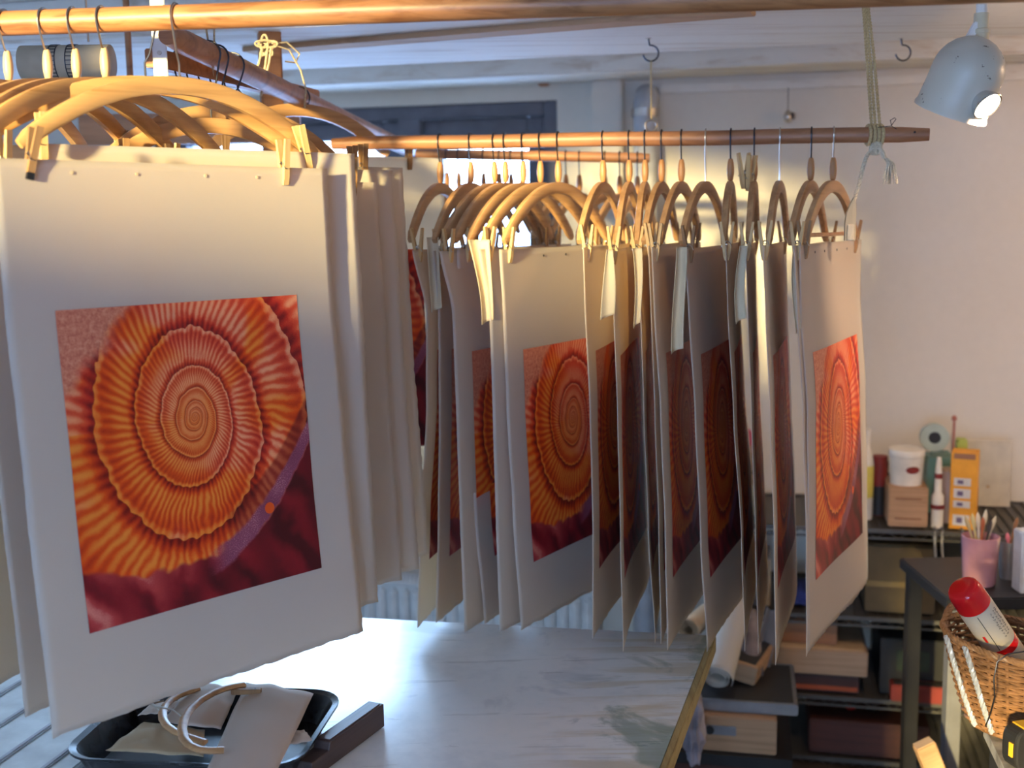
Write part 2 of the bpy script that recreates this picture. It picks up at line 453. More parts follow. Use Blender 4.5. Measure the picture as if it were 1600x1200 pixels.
# bare worn lath under the near beam
a, b = onz(400, 82, ZA - 0.006), onz(1180, 20, ZA - 0.006)
d = (b - a).normalized(); mb = MB()
mb.box((a + b) / 2 + Vector((-d.y, d.x, 0)) * -0.025, ((b - a).length, 0.07, 0.012), Matrix.Rotation(math.atan2(d.y, d.x), 3, 'Z'), 0.002)
struct(mb.build('trim_4', M['barewood']))
# shallow pier between window and wall
s0, s1 = wsz(928, 300)[0], wsz(975, 300)[0]
mb = MB(); wbox(mb, s0, s1, 0, ZB, -0.01, 0.05, 0.006); struct(mb.build('trim_5', M['wall']))

# window frames ---------------------------------------------------
def window(name, org, ax, nin, s0, s1, z0, z1, mull, rail, fw=0.06, mat='frame_grey', sash=0.07):
    """org + ax*s; nin = into the room"""
    rot = Matrix.Rotation(math.atan2(ax.y, ax.x), 3, 'Z')
    def b(mb, a0, a1, b0, b1, o, t):
        c = org + ax * ((a0 + a1) / 2) + nin * o + Vector((0, 0, (b0 + b1) / 2)); mb.box(c, (a1 - a0, t, b1 - b0), rot, 0.004)
    root = MB()
    b(root, s0, s0 + fw, z0, z1, -0.06, 0.10); b(root, s1 - fw, s1, z0, z1, -0.06, 0.10)
    b(root, s0 + fw, s1 - fw, z1 - fw, z1, -0.06, 0.10); b(root, s0 + fw, s1 - fw, z0, z0 + fw, -0.06, 0.10)
    for mu in mull: b(root, mu - 0.04, mu + 0.04, z0 + fw, z1 - fw, -0.06, 0.10)
    fr = struct(root.build(name, M[mat]))
    edges = [s0 + fw] + [q for mu in mull for q in (mu - 0.04, mu + 0.04)] + [s1 - fw]
    for i in range(0, len(edges), 2):
        e0, e1 = edges[i] + 0.002, edges[i + 1] - 0.002; sb = MB(); w = sash
        b(sb, e0, e0 + w, z0 + fw + 0.002, z1 - fw - 0.002, -0.07, 0.06); b(sb, e1 - w, e1, z0 + fw + 0.002, z1 - fw - 0.002, -0.07, 0.06)
        b(sb, e0 + w, e1 - w, z1 - fw - w, z1 - fw - 0.002, -0.07, 0.06); b(sb, e0 + w, e1 - w, z0 + fw + 0.002, z0 + fw + w, -0.07, 0.06)
        for rl in rail: b(sb, e0 + w, e1 - w, rl - 0.02, rl + 0.02, -0.07, 0.05)
        so = sb.build('sash', M[mat], fr)
        pb = MB(); b(pb, e0 + w - 0.004, e1 - w + 0.004, z0 + fw + w - 0.004, z1 - fw - w + 0.004, -0.075, 0.004)
        pb.build('pane', M['pane'], so)
    return fr
mu = wsz(640, 300)[0]
window('window_1', W0.copy(), WX, WN, ws0, ws1, wzb, wzt, [mu], [], 0.045, sash=0.06)
window('window_2', Vector((XL, 0, 0)), Vector((0, 1, 0)), Vector((1, 0, 0)), HY0, HY1, HZ0, HZ1, [], [], 0.02, sash=0.015)
window('fill_window', Vector((0, YF, 0)), Vector((1, 0, 0)), Vector((0, 1, 0)), FX0, FX1, FZ0, FZ1, [-1.0], [], 0.05, sash=0.05)  # unseen window, added to let in fill from behind the camera
pc = W0 + WX * ((ws0 + ws1) / 2) + Vector((0, 0, (wzb + wzt) / 2)) - WN * 0.12
portal('window_1_daylight', pc, WN.to_track_quat('-Z', 'Z').to_euler(), ws1 - ws0, wzt - wzb)
portal('window_2_daylight', (XL - 0.09, (HY0 + HY1) / 2, (HZ0 + HZ1) / 2), Vector((1, 0, 0)).to_track_quat('-Z', 'Z').to_euler(), HY1 - HY0, HZ1 - HZ0)
portal('fill_window_daylight', ((FX0 + FX1) / 2, YF - 0.12, (FZ0 + FZ1) / 2), Vector((0, 1, 0)).to_track_quat('-Z', 'Z').to_euler(), FX1 - FX0, FZ1 - FZ0)
mb = MB(); wbox(mb, ws0 - 0.03, ws1 + 0.03, wzb - 0.035, wzb, -0.02, 0.14, 0.005); struct(mb.build('trim_6', M['white']))

# heating pipe with a bend at the top
ps = (wsz(993, 300)[0] + wsz(1031, 300)[0]) / 2; pz = wsz(1010, 150)[1] - 0.03
P0 = W0 + WX * ps + WN * 0.075
pts = [P0 + Vector((0, 0, z)) for z in (0.0, 0.8, 1.5, pz - 0.04)] + [P0 + Vector((0, 0, pz)) - WN * 0.01, P0 + Vector((0, 0, pz + 0.02)) - WN * 0.035, P0 + Vector((0, 0, pz + 0.03)) - WN * 0.070]
M['pipe'] = plain('grey_painted_pipe', (0.50, 0.51, 0.54), 0.4)
root = MB().tube(pts, 0.038, 20).build('heating_pipe', M['pipe'], smooth=True)
tag(root, 'thick grey painted pipe running up the back wall right of the window', 'pipe')
cb = MB()
for z in (1.25, 1.95): cb.lathe([(0.038, -0.012), (0.043, -0.012), (0.043, 0.012), (0.038, 0.012)], P0 + Vector((0, 0, z)), 20)
cb.build('pipe_clamp', M['steel'], root)

# radiator under the window -----------------------------------------
rs0, rs1 = wsz(520, 900, 0.16)[0], wsz(932, 930, 0.16)[0]
rzt = wsz(600, 905, 0.2)[1]
root = empty('radiator', W0 + WX * ((rs0 + rs1) / 2) + WN * 0.15, -WA)
tag(root, 'white ribbed radiator under the back window behind the table', 'radiator')
L = rs1 - rs0; mb = MB(); n = int(L / 0.042)
prof = []
for i in range(n):
    x = -L / 2 + (i + 0.5) * L / n
    mb.box((x, -0.045, rzt / 2 + 0.03), (L / n * 0.62, 0.03, rzt - 0.12), None, 0.008)
mb.box((0, -0.02, rzt / 2 + 0.03), (L, 0.03, rzt - 0.1)); mb.box((0, 0.03, rzt / 2 + 0.03), (L, 0.02, rzt - 0.1))
mb.build('convector_panel', M['white'], root, True)
mb = MB(); mb.box((0, 0, rzt - 0.012), (L, 0.11, 0.004))
for x in (-L / 2, L / 2): mb.box((x, 0, rzt / 2 + 0.05), (0.006, 0.11, rzt - 0.1))
for i in range(int(L / 0.014)):
    x = -L / 2 + 0.01 + i * 0.014
    for j in range(3): mb.box((x + (j % 2) * 0.005, -0.03 + j * 0.03, rzt - 0.006), (0.007, 0.016, 0.008))
mb.build('top_grille', M['white'], root)
mb = MB()
for x in (-L / 2 + 0.15, L / 2 - 0.15): mb.box((x, 0, 0.05), (0.03, 0.07, 0.1))
mb.build('foot', M['white'], root)

# ================================================================== TABLE
ZT = 0.765
FRc, FLp, NRp = onz(1110, 993, ZT), onz(555, 965, ZT), onz(1030, 1200, ZT)
fl = FRc + (FLp - FRc).normalized() * 1.95
nd = (NRp - FRc).normalized()
nr = FRc + nd * 1.75; nl = fl + nd * 1.75
def table_mat():
    m, t, bs = base_mat('worn_glossy_tabletop')
    tc = t.n.new('ShaderNodeTexCoord').outputs['Object']
    sp = t.n.new('ShaderNodeSeparateXYZ'); t.l.new(tc, sp.inputs[0]); x = X(t, sp.outputs[0]); y = X(t, sp.outputs[1])
    mp = t.n.new('ShaderNodeMapping'); mp.inputs['Rotation'].default_value = (0, 0, R(-38)); mp.inputs['Scale'].default_value = (3, 26, 3); t.l.new(tc, mp.inputs[0])
    st = t.noise(mp.outputs[0], 1.0, 5, 0.6, 0.5); n1 = t.noise(tc, 5.0, 5, 0.62, 0.6); n2 = t.noise(tc, 40.0, 3)
    col = t.ramp(n1 * 0.7 + n2 * 0.3, [(0.33, (0.70, 0.75, 0.78)), (0.5, (0.81, 0.85, 0.87)), (0.7, (0.86, 0.88, 0.89))])
    # ochre wear and green paint along the right edge
    edge = 1.0 - t.sstep((x * -nd.y + y * nd.x) * -1.0, 0.02, 0.40)
    col = t.mix(t.sstep(st + edge * 0.22, 0.62, 0.80) * 0.6 * edge, col, (0.52, 0.44, 0.28))
    col = t.mix(t.sstep(n1 + edge * 0.30, 0.80, 0.90) * 0.7 * edge, col, (0.14, 0.26, 0.22))
    col = t.mix(t.sstep(n1, 0.60, 0.68) * 0.3, col, (0.36, 0.42, 0.50))
    t.l.new(col, bs.inputs['Base Color'])
    rg = t.m('ADD', st * 0.20, 0.20); t.l.new(rg.s, bs.inputs['Roughness'])
    bs.inputs['Specular IOR Level'].default_value = 0.5; bs.inputs['Coat Weight'].default_value = 0.12; bs.inputs['Coat Roughness'].default_value = 0.15
    b = t.n.new('ShaderNodeBump'); b.inputs['Strength'].default_value = 0.15; b.inputs['Distance'].default_value = 0.002
    t.l.new(n1.s, b.inputs['Height']); t.l.new(b.outputs[0], bs.inputs['Normal'])
    return m
troot = empty('work_table', (FRc.x, FRc.y, 0))
tag(troot, 'big worktable with a glossy pale blue-white stained top below the hanging prints', 'table')
O = Vector((FRc.x, FRc.y, 0))
loop = [p - O for p in (FRc, fl, nl, nr)]
mb = MB(); mb.prism([(p.x, p.y) for p in loop], 0.012, c=(0, 0, ZT - 0.012)); mb.build('tabletop', table_mat(), troot)
mb = MB(); mb.prism([(p.x, p.y) for p in loop], 0.025, c=(0, 0, ZT - 0.0375))
mb.build('top_edge_board', M['batten'], troot)
mb = MB()
M['brass_edge'] = wood('ochre_edge_strip', (0.42, 0.32, 0.14), (0.28, 0.19, 0.08), 0.5, axis=1)
p0, p1 = loop[0], loop[3]; dd = (p1 - p0).normalized()
pm = (p0 + p1) / 2; pm.z = 0
mb.box(pm + Vector((-dd.y, dd.x, 0)) * 0.006 + Vector((0, 0, ZT - 0.0165)), ((p1 - p0).length, 0.012, 0.034), Matrix.Rotation(math.atan2(dd.y, dd.x), 3, 'Z'), 0.002)
mb.build('edge_strip', M['brass_edge'], troot)
for p in loop:
    c = sum(loop, Vector()) / 4; q = p + (c - p).normalized() * 0.14
    MB().box((q.x, q.y, (ZT - 0.04) / 2), (0.07, 0.07, ZT - 0.04), Matrix.Rotation(math.atan2(dd.y, dd.x), 3, 'Z'), 0.004).build('leg', M['batten'], troot)

# ================================================================== RODS
def rod_mesh(a, b, r, seg=20, taper=1.0, wob=0.0):
    n = 24; pts = [a.lerp(b, i / n) + Vector((0, 0, wob * math.sin(i * 0.7))) for i in range(n + 1)]
    mb = MB(); mb.tube(pts, r, seg, radii=[r * (0.80 if i in (0, n) else 1) * (1 + (taper - 1) * i / n) for i in range(n + 1)])
    # ends rounded by an inner short step
    return mb
NA, NB = at(0, 37, 1.79), at(1500, -15, 1.60)
dn = (NB - NA); NRA = NA - dn * 0.25; NRB = NA + dn * 1.25
def along(a, b, px, py_guess=200):
    """point on line a-b whose picture x is px"""
    t = solve1(lambda t: proj(a.lerp(b, t))[0], -0.6, 1.6, px); return a.lerp(b, t)
o = rod_mesh(NRA, NRB, 0.0182).build('hanging_rod', M['rod'], smooth=True)
tag(o, 'near round wooden rod crossing the whole top of the picture', 'rod', 'hanging rods')
C17 = at(1303, 212, 2.296); C1 = at(687, 222, 2.50)
d2 = (C1 - C17).normalized()
R2L = along(C17, C1, 520); R2R = along(C17, C1, 1452)
o = rod_mesh(R2L, R2R, 0.0148, wob=0.0008).build('hanging_rod', M['rod_dark'], smooth=True)
tag(o, 'middle wooden rod holding the long row of prints, roped at its right end', 'rod', 'hanging rods')
mb = MB(); pk = along(C17, C1, 1425); mb.lathe([(0.0022, -0.001), (0.0022, 0.001)], pk + Vector((0, -0.0146, 0.003)), 10, Matrix.Rotation(PI / 2, 3, 'X'))
mb.build('nail_hole', M['darkwire'], o)
B3L, B3R = at(650, 240, 3.05), at(1015, 247, 2.95)
o = rod_mesh(B3L, B3R, 0.013).build('hanging_rod', M['rod_dark'], smooth=True)
tag(o, 'thin far rod in front of the window, holding bare hangers', 'rod', 'hanging rods')
DA, DB = at(262, 54, 1.86), at(642, 236, 3.45)
o = rod_mesh(DA, DB, 0.020).build('hanging_rod', M['rod_dark'], smooth=True)
tag(o, 'dark wooden rod running away at a slant from the near rod towards the window', 'rod', 'hanging rods')

# ================================================================== HANGERS, PINS, PRINTS
def dvec(th): return Vector((math.sin(th), math.cos(th), 0))      # along the hanger, away from the camera
def nvec(th): return Vector((math.cos(th), -math.sin(th), 0))     # the side that faces the camera
def rotz_of(th): return PI / 2 - th
def smooth_interp(pts, x):
    if x <= pts[0][0]: return pts[0][1]
    for (a, fa), (b, fb) in zip(pts, pts[1:]):
        if x <= b:
            t = (x - a) / (b - a); t = t * t * (3 - 2 * t) * 0.5 + t * 0.5
            return fa + (fb - fa) * t
    return pts[-1][1]

def hanger(rodpt, rod_r, rod_az, th, hw, L, label, group, drop=0.10, spindle=True, bar=False, mats=('beech', 'spindle'), band=0.026, wire='steel', name='coat_hanger', side=-1, thick=0.013, hookamp=1.0):
    """bentwood hanger; L = rod centre to the top of the bow"""
    root = empty(name, rodpt, rotz_of(th)); tag(root, label, 'hanger', group)
    n = 36; vs = []; mb = MB()
    sec = []
    for i in range(n + 1):
        q = -1 + 2 * i / n; x = q * hw
        z = -L - band * 0.5 - drop * abs(q) ** 2.05
        dz = -drop * 2.05 * abs(q) ** 1.05 * (1 if q > 0 else -1) / hw
        tl = math.hypot(1, dz); tx, tz = 1 / tl, dz / tl; nx, nz = -tz, tx
        e = 1 - abs(q); hb = band * 0.5 * (0.80 + 0.20 * min(1, e * 4)) * (min(1, 0.62 + e * 14)); ht = thick * 0.5 * (min(1, 0.7 + e * 12))
        hb *= 1.12 if 0.015 < e < 0.05 else 1.0
        c = 0.28
        ring = [(-1, -1 + c), (-1 + c, -1), (1 - c, -1), (1, -1 + c), (1, 1 - c), (1 - c, 1), (-1 + c, 1), (-1, 1 - c)]
        for (a, b) in ring:
            vs.append(Vector((x + nx * b * hb, a * ht, z + nz * b * hb)))
    fs = []
    for i in range(n):
        for k in range(8): fs.append((i * 8 + k, i * 8 + (k + 1) % 8, (i + 1) * 8 + (k + 1) % 8, (i + 1) * 8 + k))
    fs.append(tuple(range(8))[::-1]); fs.append(tuple(n * 8 + k for k in range(8)))
    mb.add(vs, fs); mb.build('bow', M[mats[0]], root, True)
    # wire hook, hanging over the rod in the plane square to it
    wr = 0.0016; RR = rod_r + wr + 0.0006; az = rod_az - rotz_of(th) + PI / 2
    a = Vector((math.cos(az), math.sin(az), 0)) * side
    pts = [Vector((0, 0, -L - 0.004))]
    zt = -L + (0.040 if spindle else 0.02)
    pts += [Vector((0, 0, zt))]
    m0 = (zt - RR * 0.3) * 0.5
    pts += [a * (RR * 0.35 * hookamp) + Vector((0, 0, zt * 0.62 - RR * 0.5)), a * (RR * 0.85) + Vector((0, 0, -RR * 0.62))]
    for k in range(13):
        an = -0.25 + (PI + 0.45) * k / 12
        pts.append(a * (RR * math.cos(an)) + Vector((0, 0, RR * math.sin(an))))
    MB().tube(pts, wr, 6).build('wire_hook', M[wire], root, True)
    if spindle:
        s = MB(); s.lathe([(0.0030, -L), (0.0052, -L + 0.002), (0.0072, -L + 0.014), (0.0074, -L + 0.024), (0.0062, -L + 0.036), (0.0044, -L + 0.043), (0.0030, -L + 0.0445)], (0, 0, 0), 14)
        s.build('spindle', M[mats[1]], root, True)
    if bar:
        zz = -L - band * 0.5 - drop * 0.86
        MB().tube([(-hw * 0.90, 0, zz), (0, 0, zz - 0.001), (hw * 0.90, 0, zz)], 0.0042, 10).build('crossbar', M['spindle2'], root, True)
    return root

def clothespin(p, th, label, group, mat='pin', tilt=0.0, dark_tip=False, parts=True, up=1, yawoff=0.0):
    """p = point on the paper's upper edge; the jaws bite the paper, the handles spread above"""
    root = empty('clothespin', p, rotz_of(th) + yawoff); root.rotation_euler.y = tilt; tag(root, label, 'clothespin', group)
    for sgn in (-1, 1):
        # side profile in (y, z)
        pr = [(0.0011, -0.027), (0.0011, -0.004), (0.0026, 0.0), (0.0032, 0.006), (0.0040, 0.012), (0.0095, 0.043), (0.0135, 0.0425), (0.0100, 0.012), (0.0085, 0.0), (0.0066, -0.016), (0.0040, -0.027)]
        v = []; w = 0.0048
        for xx in (-w, w): v += [Vector((xx, sgn * a, b)) for a, b in pr]
        n = len(pr); f = [tuple(range(n)), tuple(range(2 * n - 1, n - 1, -1))] + [(i, (i + 1) % n, n + (i + 1) % n, n + i) for i in range(n)]
        j = MB().add(v, f).build('jaw', M[mat], root)
        if dark_tip and sgn == -1:
            MB().box((0, -0.0040, -0.0225), (0.0099, 0.0058, 0.0095), None, 0.0005).build('dark_tip', M['darkwire'], j)
    s = MB(); pts = []
    for k in range(25):
        an = 2 * PI * k / 8; pts.append((-0.0058 + 0.0116 * k / 24, 0.0032 * math.cos(an), 0.005 + 0.0032 * math.sin(an)))
    s.tube(pts, 0.0008, 5)
    for sgn in (-1, 1):
        s.tube([(sgn * 0.0058, 0, 0.0082), (sgn * 0.0058, sgn * 0.0055, 0.006), (sgn * 0.0058, sgn * 0.0094, -0.002), (0, sgn * 0.0094, -0.002)], 0.0008, 5)
    s.build('spring', M['steel'], root, True)
    return root

def sheet(P, th, label, group, prof, W=0.52, H=0.76, art=True, seed=0, fade=0.35, curl=0.0, wave=0.004, mat='paper', lean=0.0, holes=(), art_u=(0.066, 0.456), art_v=(0.200, 0.636), name='art_print', cat='print', deckle=0.0012, hole_mat='darkwire'):
    """paper hung by its upper edge; P = near upper corner; prof = [(v, sideways metres towards the viewer's side)]"""
    rnd = random.Random(seed); ph = rnd.uniform(0, 6.28)
    def D(u, v):
        q = v / H; s = smooth_interp(prof, v) * (1 - fade * u / W)
        s += curl * math.sin(PI * u / W) * min(1, q * 3 + 0.15)
        s += wave * math.sin(u / W * 5.2 + (ph if seed < 20 else 1.0) + q * 2.0) * min(1, q * 2.5)
        return s
    def pt(u, v, off=0.0): return Vector((u + lean * v, -(D(u, v) + off), -v))
    nx, ny = 44, 64; vs = []
    for j in range(ny + 1):
        for i in range(nx + 1):
            u = W * i / nx; v = H * j / ny
            if j == ny: v += rnd.uniform(-1, 1) * deckle * 1.3 - noise.noise(Vector((u * 14, seed, 0))) * deckle * 2.5
            if i in (0, nx): u += (rnd.uniform(-1, 1) * deckle + noise.noise(Vector((v * 14, seed, 3))) * deckle * 1.5) * (1 if i else 0.35)
            vs.append(pt(u, v))
    fs = [(j * (nx + 1) + i, (j + 1) * (nx + 1) + i, (j + 1) * (nx + 1) + i + 1, j * (nx + 1) + i + 1) for j in range(ny) for i in range(nx)]
    mb = MB(); mb.add(vs, fs); o = mb.build(name, M[mat], smooth=True, loc=P, rotz=rotz_of(th))
    so = o.modifiers.new('paper_thickness', 'SOLIDIFY'); so.thickness = 0.0009; so.offset = 0
    tag(o, label, cat, group)
    if art:
        ax, ay = 30, 36; vs = []; uvs = []
        for j in range(ay + 1):
            for i in range(ax + 1):
                u = art_u[0] + (art_u[1] - art_u[0]) * i / ax; v = art_v[0] + (art_v[1] - art_v[0]) * j / ay
                vs.append(pt(u, v, 0.0011)); uvs.append((i / ax, 1 - j / ay))
        me = bpy.data.meshes.new('spiral_image')
        f2 = [(j * (ax + 1) + i, (j + 1) * (ax + 1) + i, (j + 1) * (ax + 1) + i + 1, j * (ax + 1) + i + 1) for j in range(ay) for i in range(ax)]
        me.from_pydata([tuple(v) for v in vs], [], f2); lay = me.uv_layers.new(name='UVMap')
        for lp in me.loops: lay.data[lp.index].uv = uvs[lp.vertex_index]
        for p in me.polygons: p.use_smooth = True
        me.materials.append(M['art']); ao = bpy.data.objects.new('spiral_image', me); COL.objects.link(ao); ao.parent = o
        ao['label'] = 'printed orange-red spiral shell picture'
    for hu in holes:
        MB().lathe([(0.0024, 0), (0.0024, 0.0006)], pt(hu, 0.016, 0.0014) , 10, Matrix.Rotation(PI / 2, 3, 'X')).build('tack_hole', M[hole_mat], o)
    return o, pt

ORD = ['first', 'second', 'third', 'fourth', 'fifth', 'sixth', 'seventh', 'eighth', 'ninth', 'tenth', 'eleventh', 'twelfth', 'thirteenth', 'fourteenth', 'fifteenth', 'sixteenth', 'seventeenth', 'eighteenth']
G_PR, G_HM, G_HN, G_PN = 'spiral prints hung from the middle rod', 'wooden hangers on the middle rod', 'wooden hangers on the near rod', 'wooden clothespins gripping the prints'

# ---- near rod ------------------------------------------------------
AZN = math.atan2(dn.y, dn.x)
def near_hook(px): return along(NA, NB, px)
ZS = 1.696
P1 = Vector((-0.657, 1.489, ZS)); TH1 = 0.749
c1 = P1 + dvec(TH1) * 0.262
h1 = Vector((c1.x - 0.006, NA.y + (c1.x - NA.x) * dn.y / dn.x, 0)); h1.z = NA.z + (h1.x - NA.x) * dn.z / dn.x
hanger(h1, 0.0182, AZN, TH1 - 0.0, 0.248, h1.z - 1.826, 'big pale bentwood hanger nearest the viewer, holding the largest print', G_HN, 0.095, spindle=False, band=0.0255, side=-1)
s1, pt1 = sheet(P1, TH1, 'largest white print at the left front with the whole orange spiral showing', 'spiral prints hung from the near rod',
    [(0, 0), (0.2, 0.006), (0.45, 0.026), (0.76, 0.056)], W=0.535, art_u=(0.066, 0.462), art_v=(0.198, 0.636), seed=1, fade=0.1, wave=0.002, holes=(0.105, 0.20, 0.31, 0.40), hole_mat='cream')
clothespin(P1 + dvec(TH1) * 0.052 + nvec(TH1) * 0.0, TH1, 'clothespin with a dark tip at the left end of the largest print', G_PN, 'pin_old', tilt=0.22, dark_tip=True)
clothespin(P1 + dvec(TH1) * 0.452, TH1, 'pale clothespin casting a hard shadow on the right of the largest print', G_PN, 'pin')
NH = [(160, 28, 0.245, 'second from the right'), (115, 19, 0.245, 'third from the right'), (70, 14, 0.24, 'fourth from the right'), (8, 8, 0.24, 'at the left picture edge')]
for i, (px, thd, hw, w) in enumerate(NH):
    hp = near_hook(px)
    hanger(hp, 0.0182, AZN, R(thd), hw, 0.084, 'bentwood hanger on the near rod with a turned wooden neck, ' + w, G_HN, 0.098, spindle=True, mats=('beech', 'spindle'))
hp = near_hook(160); th = R(28); cc = Vector((hp.x + 0.012, hp.y, ZS)); P = cc - dvec(th) * 0.262
sheet(P, th, 'white sheet just behind the largest print, showing only at its left edge', 'spiral prints hung from the near rod', [(0, 0), (0.4, 0.012), (0.76, 0.03)], W=0.40, art=False, seed=2, fade=0.1, wave=0.002)
for q, w, m in ((0.06, 'left', 'pin'), (0.375, 'right', 'pin')): clothespin(P + dvec(th) * q, th, 'clothespin at the %s end of the hanger behind the largest print' % w, G_PN, m)
hp = near_hook(70); th = R(12); P = Vector((hp.x - 0.006, hp.y, 1.727)) - dvec(th) * 0.262
sheet(P, th, 'white sheet hung higher at the far left, seen above the largest print', 'spiral prints hung from the near rod', [(0, 0), (0.4, 0.006), (0.76, 0.012)], art=False, seed=3, fade=0.1, wave=0.002, holes=(0.33, 0.44))
clothespin(P + dvec(th) * 0.47, th, 'clothespin standing open at the right of the highest left sheet', G_PN, 'pin')

# ---- slanting rod: hangers and blank sheets ------------------------
AZD = math.atan2((DB - DA).y, (DB - DA).x)
def diag_at(y):
    t = (y - DA.y) / (DB.y - DA.y); return DA.lerp(DB, t)
G_D, G_DS = 'wooden hangers on the slanting rod', 'blank sheets hung from the slanting rod'
# (right upper corner px, py, depth, theta deg, W, label, hanger right end extra)
DS = [(553, 240, 1.94, 51, 0.52, 'blank sunlit sheet right behind the largest print, crossed by a slanting shadow', 11),
      (588, 285, 2.13, 54, 0.40, 'shorter blank sheet hung lowest behind the sunlit sheet', 12),
      (613, 266, 2.20, 54, 0.52, 'blank sheet with a sunlit upper edge between the lowest sheet and the next', 13),
      (629, 262, 2.27, 54, 0.52, 'blank sheet with the bright corner, last before the far shaded one', 14),
      (691, 247, 2.62, 56, 0.52, 'shaded blank sheet farthest back, left of the row of prints', 15)]
for i, (px, py, Y, thd, W, lab, sd_) in enumerate(DS):
    th = R(thd); Pr = at(px, py, Y); P = Pr - dvec(th) * W
    H = 0.76 if i != 1 else 0.735
    tl = 0.030 if i == 0 else 0.05
    sheet(P, th, lab, G_DS, [(0, 0), (0.3, tl * 0.3), (0.76, tl)], W=W, H=H, art=(i == 4), seed=sd_, fade=-0.1, wave=0.004, curl=0.0, art_u=(0.36, 0.50) if False else (0.066, 0.456))
    c = P + dvec(th) * (W / 2); rp = diag_at(c.y); rp.x = rp.x
    off = 0.0
    apex = P.z + 0.108
    hp = Vector((rp.x, rp.y, rp.z)); L = hp.z - apex
    hanger(hp, 0.020, AZD, th, 0.24 if i == 0 else 0.205, L, 'bentwood hanger on the slanting rod over the ' + ['sunlit blank sheet', 'lowest blank sheet', 'sheet with a sunlit upper edge', 'sheet with the bright corner', 'shaded farthest sheet'][i], G_D, 0.088, spindle=False, mats=('beech', 'spindle') if i < 1 else ('beech2', 'spindle2'), wire='darkwire', hookamp=1.0)
    dd2 = (hp - c).dot(dvec(th))
    for q, w in ((0.235, 'right'), (-0.2, 'left')):
        if i in (1,) and w == 'left': continue
        clothespin(P + dvec(th) * min(W - 0.02, max(0.02, W / 2 + dd2 + q)), th, 'clothespin at the %s end of the ' % w + ['sunlit blank sheet', 'lowest blank sheet', 'sheet with a sunlit upper edge', 'sheet with the bright corner', 'shaded farthest sheet'][i], G_PN, 'pin' if i == 0 else 'pin_old', tilt=-0.25 if (i == 0 and w == 'right') else 0)

# ---- middle rod ----------------------------------------------------
AZ2 = math.atan2(d2.y, d2.x) + PI
ZTOP = 1.558
# hook px, bow left-end px, sheet left edge px at [top(y~380), 480, 650, 850, tip], tip y, has art, z offset
RR2 = [(687, 639, [650, 665, 664, 655, 652], True),
       (735, 677, [676, 684, 684, 683, 681], True),
       (772, 690, [700, 706, 711, 718, 726], True),
       (789, 720, [714, 718, 727, 741, 757], True),
       (844, 753, [762, 764, 768, 774, 781], True),
       (872, 803, [780, 785, 790, 801, 814], True),
       (942, 916, [911, 912, 917, 923, 925], True),
       (983, 962, [955, 957, 960, 966, 973], True),
       (1008, 993, [993, 999, 1001, 1010, 1023], True),
       (1034, 1003, [1013, 1015, 1018, 1026, 1032], True),
       (1065, 1029, [1018, 1020, 1027, 1036, 1042], True),
       (1103, 1063, [1070, 1074, 1081, 1091, 1104], True),
       (1142, 1136, [1134, 1135, 1141, 1155, 1163], True),
       (1179, 1168, [1165, 1166, 1169, 1177, 1184], True),
       (1219, 1199, [1192, 1194, 1198, 1206, 1211], True),
       (1268, 1233, [1240, 1243, 1249, 1256, 1259], True),
       (1303, 1244, [1249, 1248, 1256, 1259, 1262], True)]
HWM = 0.21; NR_ = len(RR2)
SIDE_NOTE = {0: 'nearest the blanks', 5: 'its spiral broadly visible', 12: 'seen almost edge-on', 16: 'beside the wall'}
P2 = {}; prev = None
